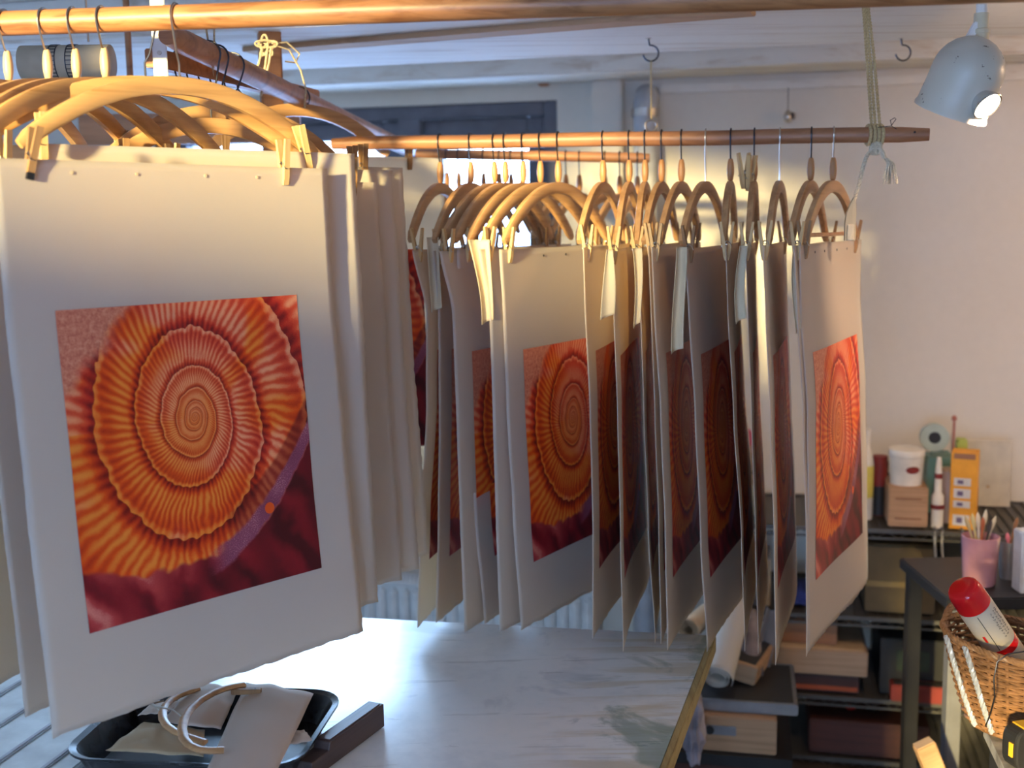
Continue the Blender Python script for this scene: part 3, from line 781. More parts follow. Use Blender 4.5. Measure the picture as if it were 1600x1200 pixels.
for i, (hx, ax, xs, art) in enumerate(RR2):
    k = NR_ - 1 - i; od = ORD[k]
    C = along(C17, C1, hx); hp = C.copy()
    def endx(th, C=C): return proj(Vector((C.x, C.y, ZTOP + 0.01)) - dvec(th) * HWM)[0]
    th = solve1(endx, R(-25), R(75), ax + 2)
    th = min(max(th, R(2)), R(38))
    if i == 5: th = R(25)
    if i == 16: th = R(29)
    if prev is not None:                       # neighbours on the rod fan out without crossing
        gap = (C - prev[0]).length - 0.008
        lim = gap / 0.27
        th = math.asin(min(max(math.sin(th), math.sin(prev[1]) - lim), math.sin(prev[1]) + lim))
        gn = min(a - b for a, b in zip(xs, prev[2])) * 2.22 / FPX
        th = max(th, math.asin(math.sin(prev[1]) - (gn - (0.013 if i < 6 else 0.008)) / 0.515))
    prev = (C, th, xs)
    def topx(dl, C=C, th=th): return proj(Vector((C.x, C.y, ZTOP)) - dvec(th) * (0.26 + dl))[0]
    dl = solve1(topx, -0.06, 0.06, xs[0]) if (topx(-0.06) - xs[0]) * (topx(0.06) - xs[0]) < 0 else 0.0
    P = Vector((C.x, C.y, ZTOP + random.uniform(-0.004, 0.004))) - dvec(th) * (0.26 + dl)
    # fine shift along the rod so the near edge is where it should be
    er = solve1(lambda s: proj(P + Vector((s, 0, 0)))[0], -0.1, 0.1, xs[0]); P = P + Vector((max(-0.02, min(0.02, er)), 0, 0))
    prof = [(0, 0.0)]
    for v, x in zip((0.115, 0.31, 0.545, 0.76), xs[1:]):
        s = solve1(lambda s: proj(P + nvec(th) * s - Vector((0, 0, v)))[0], -0.12, 0.12, x); prof.append((v, max(-0.05, min(0.07, s))))
    side = SIDE_NOTE.get(i, '')
    lab = '%s print from the roped right end of the middle rod%s' % (od, (', ' + side) if side else '')
    wv = 0.003 if i < 6 else 0.006
    o, ptf = sheet(P, th, lab, G_PR, prof, W=0.505 if i == 16 else 0.515, art=art, seed=20 + i, fade=0.08, curl=0.010 if i >= 10 else 0.004, wave=wv,
        holes=(0.10, 0.17, 0.27, 0.36) if i == 16 else ((0.16, 0.25, 0.36) if i == 5 else ()), art_u=(0.055, 0.44) if i == 16 else (0.064, 0.454), art_v=(0.200, 0.636))
    old = i in (0, 1, 9, 15)
    nosp = i in (11, 14)
    hanger(hp, 0.0150, AZ2, th, HWM, 0.086, 'small bentwood hanger holding the %s print from the roped right end' % od, G_HM, 0.108, spindle=not nosp, bar=(i == 16), mats=('beech2', 'spindle2'), band=0.023, wire='darkwire' if i not in (11, 14, 16) else 'steel')
    for q, w in ((0.035, 'near'), (0.44, 'far')):
        qq = min(0.49, max(0.02, q))
        clothespin(P + dvec(th) * qq + nvec(th) * 0.0, th, '%s clothespin of the %s print from the roped right end' % (w, od), G_PN, 'pin_old' if (w == 'far' or i in (11, 16)) else 'pin', tilt=random.uniform(-0.18, 0.18), yawoff=random.uniform(-0.5, 0.5) if False else 0.0)
    P2[i] = (P, th)
# spare hanger without a print between the fifth and sixth ones
hanger(along(C17, C1, 817), 0.0150, AZ2, 0.5 * (P2[3][1] + P2[4][1]), HWM, 0.086, 'extra small hanger in the dense left part of the middle rod, carrying nothing', G_HM, 0.108, mats=('beech2', 'spindle2'), band=0.023, wire='darkwire')
# two spare pins biting the neck of one hanger
C = along(C17, C1, 1179)
for k, (dx, dz, t) in enumerate(((-0.026, -0.075, 0.06), (-0.014, -0.080, -0.10))):
    o = clothespin(C + Vector((dx, -0.03, dz)), R(80), ['left', 'right'][k] + ' one of two spare clothespins clipped beside a hanger neck near the roped end', 'spare clothespins clipped to a hanger neck', 'pin', tilt=t)
    o.rotation_euler.z = 0.3 + k * 0.5 + PI / 2

# ---- cream test scraps clipped at the near ends ----------------------
def scrap(name_i, x0, x1, y0, y1, Y, bulge, taper, label, th=78):
    A, B = at(x0, y0, Y), at(x1, y0, Y); W = (B.x - A.x) / math.sin(R(th)); H = (y1 - y0) / FPX * Y * 1.005
    rnd = random.Random(name_i); nx, ny = 10, 24; vs = []
    for j in range(ny + 1):
        for i in range(nx + 1):
            u = i / nx; v = j / ny
            wv = 1 + taper * (v - 0.0) if taper < 0 else 1
            x = W * (1 - (1 - u) * (1 + taper * math.sin(min(1, v * 1.15) * PI * 0.5)))
            vs.append(Vector((x, bulge * math.sin(u * PI) + 0.012 * math.sin(v * 3.0 + name_i) - 0.006 * v, -H * v + 0.01 * u * v)))
    fs = [(j * (nx + 1) + i, (j + 1) * (nx + 1) + i, (j + 1) * (nx + 1) + i + 1, j * (nx + 1) + i + 1) for j in range(ny) for i in range(nx)]
    o = MB().add(vs, fs).build('paper_strip', M['cream'], smooth=True, loc=A, rotz=rotz_of(R(th)))
    so = o.modifiers.new('paper_thickness', 'SOLIDIFY'); so.thickness = 0.0008; so.offset = 0
    tag(o, label, 'paper strip', 'cream paper strips clipped to the prints')
sc_ = lambda i: P2[i][0].y - 0.004
scrap(1, 668, 686, 371, 487, sc_(1), 0.010, -0.1, 'curled cream strip at the near edge of the second leftmost print')
scrap(2, 733, 766, 375, 506, sc_(4), 0.014, -0.45, 'broad cream strip with a cut corner, left of the broad spiral print')
scrap(3, 948, 958, 390, 498, sc_(7), 0.006, 1.3, 'pointed cream strip between the two dark prints right of the broad one')
scrap(4, 986, 1001, 388, 512, sc_(8), 0.008, -0.3, 'narrow cream strip in the crowded middle of the row')
scrap(5, 1054, 1071, 386, 553, sc_(11), 0.012, 0.15, 'longest cream strip, reaching down over an orange print')
scrap(6, 1155, 1168, 384, 505, sc_(13), 0.010, 0.3, 'amber cream strip beside the print seen edge-on')
scrap(7, 1242, 1250, 395, 520, sc_(16) + 0.002, 0.006, 0.1, 'thin cream strip at the left edge of the last print')

# ---- bare hangers on the far rod --------------------------------------
AZ3 = math.atan2((B3R - B3L).y, (B3R - B3L).x)
FARX = [(698, 27), (716, 26), (733, 26), (755, 27), (780, 25), (798, 26), (816, 25), (884, 27), (905, 25), (945, 24), (968, 24), (996, 22)]
for k, (px, thd) in enumerate(FARX):
    p = along(B3L, B3R, px); th = R(thd)
    hanger(p, 0.013, AZ3, th, 0.20, 0.090, '%s bare hanger from the left on the far rod by the window' % ORD[k], 'bare hangers on the far rod', 0.10, mats=('beech2', 'spindle2'), band=0.022, wire='darkwire', name='coat_hanger')
    if k >= 5:
        for q, w in ((-0.175, 'near'), (0.175, 'far')):
            clothespin(p + dvec(th) * q + Vector((0, 0, -0.235)), th, 'empty clothespin on the %s end of the %s bare far hanger' % (w, ORD[k]), 'empty clothespins on the far hangers', 'pin_old')

# ================================================================== ROPES, BRACKETS, CEILING THINGS
def twist(pts, r, mat, name, parent=None, pitch=0.010, strands=2, **k):
    """a laid cord: strands wound round a centre line"""
    P = [Vector(p) for p in pts]; L = [0]
    for a, b in zip(P, P[1:]): L.append(L[-1] + (b - a).length)
    n = max(12, int(L[-1] / (pitch / 6))); n = min(n, 260); mb = MB()
    def pos(s):
        for i in range(len(P) - 1):
            if s <= L[i + 1]: return P[i].lerp(P[i + 1], (s - L[i]) / max(1e-9, L[i + 1] - L[i])), (P[i + 1] - P[i]).normalized()
        return P[-1], (P[-1] - P[-2]).normalized()
    for st in range(strands):
        q = []
        for i in range(n + 1):
            s = L[-1] * i / n; c, t = pos(s); a = t.orthogonal().normalized() if abs(t.x) > 0.9 else t.cross(Vector((1, 0, 0))).normalized(); b = t.cross(a)
            an = 2 * PI * (s / pitch + st / strands); q.append(c + (a * math.cos(an) + b * math.sin(an)) * r * 0.5)
        mb.tube(q, r * 0.58, 5)
    return mb.build(name, M[mat], parent, True)
def arc3(c, ax, bx_, r, a0, a1, n=12, rb=None):
    return [c + ax * (r * math.cos(a0 + (a1 - a0) * i / n)) + bx_ * ((rb or r) * math.sin(a0 + (a1 - a0) * i / n)) for i in range(n + 1)]
UX, UY, UZ = Vector((1, 0, 0)), Vector((0, 1, 0)), Vector((0, 0, 1))
M['rope'] = plain('ochre_braided_rope', (0.62, 0.47, 0.24), 0.9, 0, 0.15, 300, 0.4)
M['rope2'] = plain('pale_cotton_cord', (0.72, 0.64, 0.47), 0.9, 0, 0.12, 300, 0.4)

# rope holding the right end of the middle rod
KR = along(C17, C1, 1366)
topp = at(1352, 12, KR.y); dirp = (topp - KR).normalized(); top2 = KR + dirp * ((ZA - KR.z) / dirp.z)
root = empty('suspension_rope', (KR.x, KR.y, KR.z)); tag(root, 'doubled ochre rope from the ceiling beam holding the right end of the middle rod', 'rope')
for k, dx in enumerate((-0.007, 0.0, 0.009)):
    a = Vector((dx, -0.004, 0.018)); b = top2 - KR + Vector((dx * 0.5, 0, 0))
    twist([a, a.lerp(b, 0.5) + Vector((0.001 * k, 0, 0)), b], 0.0032, 'rope', 'rope_strand', root, 0.012)
for k in range(4):
    x = -0.012 + k * 0.008
    pts = arc3(Vector((x, 0, 0)), UY, UZ, 0.0185, 0, 2 * PI, 18)
    MB().tube(pts, 0.0034, 6).build('rope_wrap', M['rope'], root, True)
kn = MB()
for k in range(3): kn.tube(arc3(Vector((0.0, -0.012, -0.026)), Vector((math.cos(k * 1.1), math.sin(k * 1.1), 0.3)).normalized(), UZ, 0.010, 0, 2 * PI, 14), 0.0040, 6)
kn.build('knot', M['rope2'], root, True)
tz = lambda px, py, dy=-0.02: at(px, py, KR.y + dy) - KR
twist([tz(1366, 232), tz(1355, 242), tz(1348, 262), tz(1343, 285), tz(1336, 308), tz(1333, 325)], 0.0042, 'rope2', 'loose_end', root, 0.011)
ts = MB(); base = tz(1376, 234)
ts.tube([tz(1366, 232), tz(1372, 230), tz(1379, 238), tz(1382, 247)], 0.0045, 7)
ts.build('tassel_neck', M['rope2'], root, True)
ts = MB(); rnd = random.Random(4)
for k in range(46):
    e = tz(rnd.uniform(1379, 1404), rnd.uniform(278, 289), -0.02 + rnd.uniform(-0.012, 0.012)); s0_ = tz(1382 + rnd.uniform(-2, 2), 245)
    ts.tube([s0_, s0_.lerp(e, 0.45) + Vector((0.006, rnd.uniform(-0.005, 0.005), 0.006)), e], 0.0011, 4)
tso = ts.build('tassel', M['rope2'], root, True)
wire = MB(); wire.tube([tz(1372, 199), tz(1392, 197), tz(1400, 186), tz(1398, 184), tz(1391, 188), tz(1393, 197), tz(1403, 203)], 0.0008, 5)
wire.build('wire_end', M['darkwire'], root, True)
# wooden tag hanging from the loose rope end
pt_ = at(1330, 308, KR.y - 0.06)
root = empty('wooden_paddle', pt_); tag(root, 'greyish flat wooden paddle hanging on the loose rope end by the last hanger', 'paddle')
M['paddle'] = wood('weathered_grey_wood', (0.40, 0.34, 0.22), (0.26, 0.20, 0.12), 0.7, axis=2)
sc0 = KR.y / FPX
poly = [(0.0035, 0), (-0.003, -0.012), (-0.010, -0.030), (-0.0125, -0.050), (-0.0125, -0.082), (0.0085, -0.082), (0.0085, -0.012)]
Mx = Matrix.Rotation(PI / 2, 3, 'X')
MB().prism([(x, z) for x, z in poly], 0.007, Mx).build('blade', M['paddle'], root, bevel=0.001)
MB().box((-0.002, -0.0085, -0.066), (0.013, 0.003, 0.030), None, 0.001).build('sleeve', M['cream'], root)

# ceiling hooks
def ceil_hook(px0, py0, px1, py1, Y, z, label, mirror=1):
    a = at(px0, py0, Y); a = onz(px0, py0, z); Y = a.y; b = at(px1, py1, Y)
    c = Vector((a.x + 0.004 * mirror, a.y, b.z + 0.020)); L = a.z - c.z
    root = empty('ceiling_hook', a); tag(root, label, 'hook')
    pts = [Vector((0, 0, 0)), Vector((0.003, 0, -L * 0.45)), Vector((0.004, 0, -L + 0.018))]
    pts += arc3(Vector((0.006, 0, -L)), UX, UZ, 0.018, PI * 0.45, -PI * 0.95, 14)
    MB().tube(pts, 0.0021, 7).build('hook_wire', M['darkwire'], root, True)
    MB().lathe([(0.002, -0.001), (0.007, -0.001), (0.007, 0.0)], (0, 0, 0), 12).build('collar', M['steel'], root)
    return root
ceil_hook(1408, 60, 1417, 96, 2.7, ZA, 'bent dark wire hook in the ceiling beam left of the spotlight')
h = ceil_hook(1013, 60, 1018, 97, 2.7, ZA, 'small dark hook in the ceiling beam with a thin cord hanging from it')
hp = h.location.copy(); e = at(1018, 200, hp.y); root = empty('light_pull_cord', hp + Vector((0.006, 0, -0.05))); tag(root, 'thin yellow cord with a clear ring hanging in front of the grey pipe', 'cord')
MB().tube([(0, 0, 0), (0.0, 0, -0.03), (0.001, 0, e.z - hp.z + 0.07)], 0.0022, 6).build('cord', M['rope'], root, True)
MB().tube(arc3(Vector((0.001, 0, e.z - hp.z + 0.055)), UX, UZ, 0.014, 0, 2 * PI, 16), 0.003, 6).build('ring', M['steel'], root, True)
# small wall pendant
s_, z_ = wsz(1231, 183, 0.03); p = W0 + WX * s_ + WN * 0.03 + UZ * z_
root = empty('wall_pendant', p); tag(root, 'small dark metal pendant hanging on a thread high on the back wall', 'pendant')
MB().tube([(0, 0, 0.02), (0, 0, 0.09)], 0.0012, 5).build('thread', M['darkwire'], root)
MB().lathe([(0.002, 0.022), (0.010, 0.014), (0.014, 0), (0.010, -0.012), (0.003, -0.018)], (0, 0, 0), 14).build('bob', M['steel'], root, True)
MB().lathe([(0.002, 0.012), (0.009, 0.008), (0.009, -0.006), (0.002, -0.010)], (0.012, -0.004, 0.002), 12).build('dark_bead', M['darkwire'], root, True)
p = W0 + WX * (ws0 + 0.0) ; 
s_, z_ = wsz(850, 131, 0.012); p = W0 + WX * s_ + WN * 0.0 + UZ * z_
root = MB().box((0, 0, 0), (0.035, 0.03, 0.016), WM, 0.004).build('wall_bracket', M['rod_dark'], loc=p + WN * 0.013); tag(root, 'small brown wooden block fixed above the right corner of the window', 'bracket')

# ---- spotlight ---------------------------------------------------------
LAX = (at(1472, 170, 1.82) - at(1512, 92, 1.98)).normalized()         # pointing out of the mouth
LAX = Vector((-0.10, 0.05, -1)).normalized()
lc = at(1508, 122, 1.95)
ax_mouth = (at(1478, 182, 1.985) - at(1528, 68, 1.945)).normalized()
q = ax_mouth.to_track_quat('-Z', 'Y').to_matrix()
root = empty('spotlight', lc); tag(root, 'white scratched ceiling spotlight, switched on, at the upper right', 'spotlight')
def shade_mat():
    m, t, bs = base_mat('chipped_cream_enamel')
    tc = t.n.new('ShaderNodeTexCoord').outputs['Object']; n = t.noise(tc, 75, 3, 0.7); n0 = t.noise(tc, 14, 2)
    c = t.mix(t.sstep(n + (n0 - 0.5) * 0.5, 0.66, 0.70), (0.60, 0.56, 0.46), (0.10, 0.07, 0.05)); t.l.new(c, bs.inputs['Base Color']); bs.inputs['Roughness'].default_value = 0.35
    return m
M['shade'] = shade_mat()
Rr = 0.058
prof = [(0.002, 0.068)] + [(Rr * math.sin(a), 0.010 + 0.058 * math.cos(a)) for a in [R(x) for x in (12, 25, 40, 55, 70, 82, 90)]] + [(Rr, -0.02), (Rr * 1.02, -0.052), (Rr * 1.06, -0.056), (Rr * 1.06, -0.060), (Rr * 0.99, -0.060), (Rr * 0.93, -0.050), (Rr * 0.90, 0.0), (Rr * 0.6, 0.035), (0.002, 0.042)]
MB().lathe(prof, (0, 0, 0), 40, q).build('lamp_shade', M['shade'], root, True)
M['glow'] = emit_mat('lit_bulb_face', (1.0, 0.90, 0.70), 25.0)
bc = at(1543, 166, 1.90) - lc
M['chrome'] = plain('chrome', (0.7, 0.7, 0.7), 0.15, 1.0)
bd = Vector((0.30, -0.55, -0.55)).normalized(); q2 = bd.to_track_quat('-Z', 'Y').to_matrix()
MB().lathe([(0.006, 0.045), (0.012, 0.03), (0.024, 0.006), (0.0255, -0.001), (0.0245, -0.002), (0.02, 0.0), (0.004, 0.02)], bc, 28, q2).build('bulb_reflector', M['chrome'], root, True)
MB().lathe([(0.002, -0.003), (0.018, -0.0025), (0.0235, -0.0005), (0.002, 0.002)], bc, 28, q2).build('bulb_face', M['glow'], root, True)
stem_top = at(1537, 4, 1.98) - lc; sb = at(1528, 70, 1.99) - lc; zt_ = CEIL + 0.1 - lc.z
M['cream_plastic'] = plain('cream_plastic', (0.66, 0.58, 0.40), 0.4)
mb = MB(); mb.lathe([(0.013, 0), (0.013, 0.022), (0.015, 0.022), (0.015, 0.028), (0.012, 0.030), (0.012, 0.055)], sb + Vector((0.004, 0, -0.004)), 16); mb.build('swivel', M['cream_plastic'], root, True)
MB().box(sb + Vector((-0.014, 0, 0.012)), (0.012, 0.016, 0.055), Matrix.Rotation(0.5, 3, 'Y'), 0.002).build('bracket_arm', M['white'], root)
MB().tube([sb + Vector((0.004, 0, 0.05)), (sb.x + 0.004, sb.y, zt_)], 0.009, 12).build('stem', M['white'], root, True)
MB().tube([sb + Vector((-0.01, 0.0, 0.03)), sb + Vector((-0.03, 0.02, -0.02)), sb + Vector((-0.055, 0.03, -0.06)), sb + Vector((-0.05, 0.02, -0.075))], 0.0022, 6).build('flex', M['white'], root, True)
MB().prism([(-0.02, -0.008), (0.03, -0.014), (0.034, 0.006), (0.0, 0.014)], 0.002, q2).build('diffuser_clip', M['pane'], root) if False else None
spot('spotlight_beam', lc + bc + bd * 0.006, lc + bc + bd * 0.006 + Vector((0.50, 0.9, -0.20)), 70.0, (1.0, 0.68, 0.42), 125, 0.9, 0.022)

# ---- things round the slanting rod --------------------------------------
bA, bB = at(236, 90, 1.93), at(492, 152, 2.60)
bd_ = (bB - bA); rb_ = Matrix.Rotation(math.atan2(bd_.y, bd_.x), 3, 'Z') @ Matrix.Rotation(-math.atan2(bd_.z, math.hypot(bd_.x, bd_.y)), 3, 'Y')
root = empty('wooden_batten', (bA + bB) / 2); tag(root, 'reddish brown squared batten slung below the slanting rod', 'batten')
MB().box((0, 0, 0), (bd_.length, 0.024, 0.030), rb_, 0.002).build('batten_bar', M['batten'], root)
br = at(250, 88, bA.y - 0.02) - (bA + bB) / 2
MB().box(br + Vector((0, 0, 0.06)), (0.023, 0.004, 0.20), None, 0.001).build('metal_strap', M['white'], root)
MB().lathe([(0.001, -0.002), (0.0035, -0.002), (0.0035, 0.001)], br + Vector((0, -0.003, 0.005)), 12, Mx).build('screw', M['steel'], root)
pp = at(420, 40, 2.62)
root = MB().box((0, 0, 0), (0.048, 0.045, CEIL + 0.1 - 1.55), Matrix.Rotation(0.3, 3, 'Z'), 0.004).build('wooden_post', M['batten'], loc=(pp.x, pp.y, (CEIL + 0.1 + 1.55) / 2)); tag(root, 'brown upright post rising to the ceiling behind the near rod', 'post')
ra, rb2 = at(125, 190, 2.95), at(470, 212, 2.95)
root = MB().box((0, 0, 0), (rb2.x - ra.x, 0.03, 0.075), None, 0.004).build('cross_rail', M['batten'], loc=(ra + rb2) / 2); tag(root, 'reddish brown board running crosswise behind the near hangers', 'board')
# twine lashing
kc = at(415, 72, 2.30)
root = empty('twine_lashing', kc); tag(root, 'knotted pale twine lashing the slanting rod to the post', 'twine')
mb = MB()
for k in range(5): mb.tube(arc3(Vector((0.004 * math.sin(k * 2), 0.002 * k, 0.004 * math.cos(k * 3))), Vector((math.cos(k * 0.8), 0.3, math.sin(k * 0.8))).normalized(), Vector((-math.sin(k * 0.8), 0.1, math.cos(k * 0.8))).normalized(), 0.020, 0, 2 * PI, 18, 0.007), 0.0022, 6)
mb.build('knot_loops', M['twine'], root, True)
for a_, b_, c_ in (((410, 76), (404, 100), (398, 112)), ((418, 76), (412, 120), (408, 150)), ((424, 74), (420, 100), (416, 116))):
    MB().tube([at(*a_, 2.28) - kc, at(*b_, 2.28) - kc, at(*c_, 2.28) - kc], 0.0022, 6).build('twine_end', M['twine'], root, True)
MB().tube([at(428, 70, 2.30) - kc, at(452, 78, 2.32) - kc, at(470, 110, 2.34) - kc, at(478, 140, 2.36) - kc, at(476, 168, 2.36) - kc], 0.0018, 6).build('twine_end', M['twine'], root, True)
MB().tube([at(425, 68, 2.30) - kc, at(448, 66, 2.32) - kc, at(468, 84, 2.34) - kc, at(462, 98, 2.34) - kc, at(446, 96, 2.32) - kc], 0.0018, 6).build('twine_end', M['twine'], root, True)
lp = at(330, 60, 2.02); root = empty('twine_loop', lp); tag(root, 'thin double twine loop carrying the batten below the slanting rod', 'twine')
MB().tube([(-0.008, 0, 0.02), (-0.004, 0, -0.02), (0.001, 0, -0.062), (0.004, 0, -0.02), (0.006, 0, 0.02), (-0.001, 0.0, 0.03), (-0.008, 0, 0.02)], 0.0018, 6).build('loop', M['twine'], root, True)
# dark S hooks over the batten
for k, px in enumerate((276, 294, 312, 330, 352, 372)):
    t = solve1(lambda t: proj(bA.lerp(bB, t))[0], 0, 1, px); c = bA.lerp(bB, t)
    o = empty('dark_hook', c); tag(o, '%s dark bent wire hook from the left under the reddish batten' % ORD[k], 'hook', 'dark hooks over the batten')
    pts = arc3(Vector((0, 0, 0.0)), UY, UZ, 0.021, -0.5, PI + 0.2, 10) + [Vector((0.004, -0.021, -0.022)), Vector((0.014, -0.014, -0.036)), Vector((0.030, -0.010, -0.046))]
    MB().tube(pts, 0.0016, 6).build('hook_wire', M['darkwire'], o, True)
# roll with a film-strip band
rc = at(105, 98, 2.15); hw_ = (at(175, 98, 2.15) - at(35, 98, 2.15)).x / 2
root = empty('paper_roll', rc); tag(root, 'beige roll with a dark film-strip band lying behind the near hooks', 'roll')
M['roll'] = plain('beige_card', (0.42, 0.36, 0.27), 0.7); My = Matrix.Rotation(PI / 2, 3, 'Y')
MB().lathe([(0.026, -hw_), (0.031, -hw_ + 0.001), (0.031, hw_ - 0.001), (0.026, hw_)], (0, 0, 0), 32, My).build('roll_body', M['roll'], root, True)
for x0, nm in ((-0.018, 'film_edge'), (0.014, 'film_edge')):
    mb = MB()
    for k in range(26):
        a = 2 * PI * k / 26; c_ = Vector((x0, math.cos(a) * 0.0316, math.sin(a) * 0.0316)); mb.box(c_, (0.013, 0.0012, 0.0012), Matrix.Rotation(a, 3, 'X'))
    for dx in (-0.0065, 0.0065): mb.lathe([(0.0312, -0.0008), (0.0322, -0.0008), (0.0322, 0.0008), (0.0312, 0.0008)], (x0 + dx, 0, 0), 32, My)
    mb.build('film_strip_band', M['darkwire'], root)
hg = at(138, 62, 2.16); MB().tube([hg - rc + Vector((0, 0, -0.004)), hg - rc + Vector((0, 0.0, 0.03)), Vector((hg.x - rc.x, 0, CEIL + 0.1 - rc.z))], 0.002, 6).build('hanging_wire', M['steel'], root)
pa = at(200, 60, 2.6); root = MB().tube([(0, 0, 0), (0, 0, 0.9)], 0.007, 10).build('thin_pole', M['rod_dark'], loc=(pa.x, pa.y, CEIL + 0.1 - 0.9), smooth=True); root.location.z = at(200, 132, 2.6).z
me_top = CEIL + 0.1 - root.location.z
for v in root.data.vertices:
    if v.co.z > 0.5: v.co.z = me_top
tag(root, 'thin dark pole hanging down behind the near rod at the left', 'pole')

# ================================================================== STORAGE RACK ALONG THE BACK WALL (right)
def wp(px, py, off):
    s, z = wsz(px, py, off); return W0 + WX * s + WN * off + UZ * z
def mat3(n, c, **k):
    if n not in M: M[n] = plain(n, c, **k)
    return M[n]
OFF = 0.44
zA = wsz(1400, 826, OFF)[1]; zB = wsz(1400, 965, OFF)[1]; zC = wsz(1300, 1086, OFF)[1]; zD = wsz(1300, 1182, OFF)[1]
sL, sR = wsz(1136, 900, OFF)[0], wsz(1690, 900, OFF)[0]
root = empty('storage_rack', W0 + WX * ((sL + sR) / 2) + WN * 0.24, -WA); tag(root, 'dark wire storage rack along the back wall crammed with tins, boxes and drawers', 'rack')
M['rack'] = plain('dark_grey_steel', (0.10, 0.095, 0.09), 0.45, 0.5)
LW = sR - sL
for z in (zA, zB, zC, zD):
    mb = MB(); mb.box((0, -0.2, z - 0.008), (LW, 0.010, 0.012)); mb.box((0, 0.2, z - 0.008), (LW, 0.010, 0.012)); mb.box((0, -0.2, z - 0.030), (LW, 0.006, 0.006))
    for k in range(int(LW / 0.03)): mb.box((-LW / 2 + 0.015 + k * 0.03, 0, z - 0.004), (0.004, 0.40, 0.004))
    for k in range(int(LW / 0.06)):
        x = -LW / 2 + 0.03 + k * 0.06; mb.tube([(x - 0.03, -0.2, z - 0.03), (x, -0.2, z - 0.010), (x + 0.03, -0.2, z - 0.03)], 0.0018, 4)
    mb.box((0, 0, z - 0.0095), (LW, 0.38, 0.003)); mb.build('wire_shelf', M['rack'], root)
for x in (-LW / 2, -LW * 0.02, LW / 2):
    for y in (-0.2, 0.2):
        if x == -LW * 0.02 and y < 0: continue
        MB().tube([(x, y, 0), (x, y, zA + (0.004 if abs(x) < 0.4 or True else 0.3))], 0.012, 10).build('upright', M['rack'], root, True)

def setlab(o, lab, cat, grp=None): tag(o, lab, cat, grp); return o
def fgeo(x0, x1, y0, y1, off):
    s0, za = wsz(x0, (y0 + y1) / 2, off); s1, _ = wsz(x1, (y0 + y1) / 2, off); _, zt = wsz((x0 + x1) / 2, y0, off); _, zb = wsz((x0 + x1) / 2, y1, off)
    return s0, s1, zt, zb
def fbox(name, lab, cat, x0, x1, y0, y1, off, dep, mat, zb=None, bev=0.003, rot=0.0, grp=None):
    """a box whose front face sits off metres in front of the wall; returns (root, w, h)"""
    s0, s1, zt, z0 = fgeo(x0, x1, y0, y1, off)
    if zb is not None: z0 = zb
    w, h = s1 - s0, zt - z0
    loc = W0 + WX * ((s0 + s1) / 2) + WN * (off - dep / 2) + UZ * z0
    o = MB().box((0, 0, h / 2), (w, dep, h), None, bev).build(name, mat, loc=loc, rotz=-WA + rot); tag(o, lab, cat, grp)
    return o, w, h
def fcyl(name, lab, cat, x0, x1, y0, y1, off, prof, mat, zb=None, seg=24, grp=None):
    """prof: list of (radius fraction, height fraction)"""
    s0, s1, zt, z0 = fgeo(x0, x1, y0, y1, off)
    if zb is not None: z0 = zb
    r, h = (s1 - s0) / 2, zt - z0
    loc = W0 + WX * ((s0 + s1) / 2) + WN * (off - r) + UZ * z0
    o = MB().lathe([(a * r, b * h) for a, b in prof], (0, 0, 0), seg).build(name, mat, loc=loc, rotz=-WA, smooth=True); tag(o, lab, cat, grp)
    return o, r, h
mm = mat3
m_y = mm('yellow_plastic', (0.72, 0.60, 0.12), rough=0.4); m_w = mm('milky_white_plastic', (0.72, 0.68, 0.60), rough=0.4); m_r = mm('dull_red', (0.20, 0.022, 0.018), rough=0.5)
m_k = mm('black_plastic', (0.02, 0.02, 0.022), rough=0.4); m_t = mm('teal_plastic', (0.12, 0.24, 0.21), rough=0.5); m_lime = mm('lime_card', (0.42, 0.48, 0.10), rough=0.6)
m_o = mm('orange_card', (0.80, 0.36, 0.03), rough=0.6); m_pk = mm('mauve_pink_glaze', (0.50, 0.25, 0.30), rough=0.25); m_g = mm('grey_zinc', (0.28, 0.28, 0.30), rough=0.35, metal=0.6)
m_ply = wood('plywood', (0.44, 0.26, 0.14), (0.32, 0.18, 0.09), 0.6); m_br = wood('brown_box_wood', (0.30, 0.13, 0.055), (0.20, 0.08, 0.03), 0.5)
m_dr = wood('dark_red_wood', (0.07, 0.020, 0.013), (0.04, 0.012, 0.008), 0.5); m_lw = wood('light_box_wood', (0.36, 0.24, 0.15), (0.28, 0.18, 0.10), 0.55)
m_lab = mm('paper_label', (0.70, 0.68, 0.66), rough=0.8); m_blue = mm('deep_blue_cloth', (0.015, 0.03, 0.16), rough=0.9); m_ol = mm('olive_brown_card', (0.10, 0.075, 0.04), rough=0.8)
m_rag = mm('grey_pink_rag', (0.26, 0.21, 0.20), rough=0.95, var=0.3, scale=14, bump=0.6); m_cl = paper_mat('canvas_roll', (0.60, 0.55, 0.48), 0.05); m_kr = mm('kraft_paper', (0.50, 0.36, 0.22), rough=0.9)
m_bag = mm('lavender_grey_plastic', (0.42, 0.40, 0.48), rough=0.35, var=0.25, scale=12, bump=0.5)
CAN = [(0.05, 0), (0.96, 0), (1, 0.03), (1, 0.95), (0.96, 1), (0.05, 1)]
BOT = [(0.05, 0), (0.9, 0), (1, 0.05), (1, 0.62), (0.75, 0.74), (0.42, 0.80), (0.40, 0.86)]
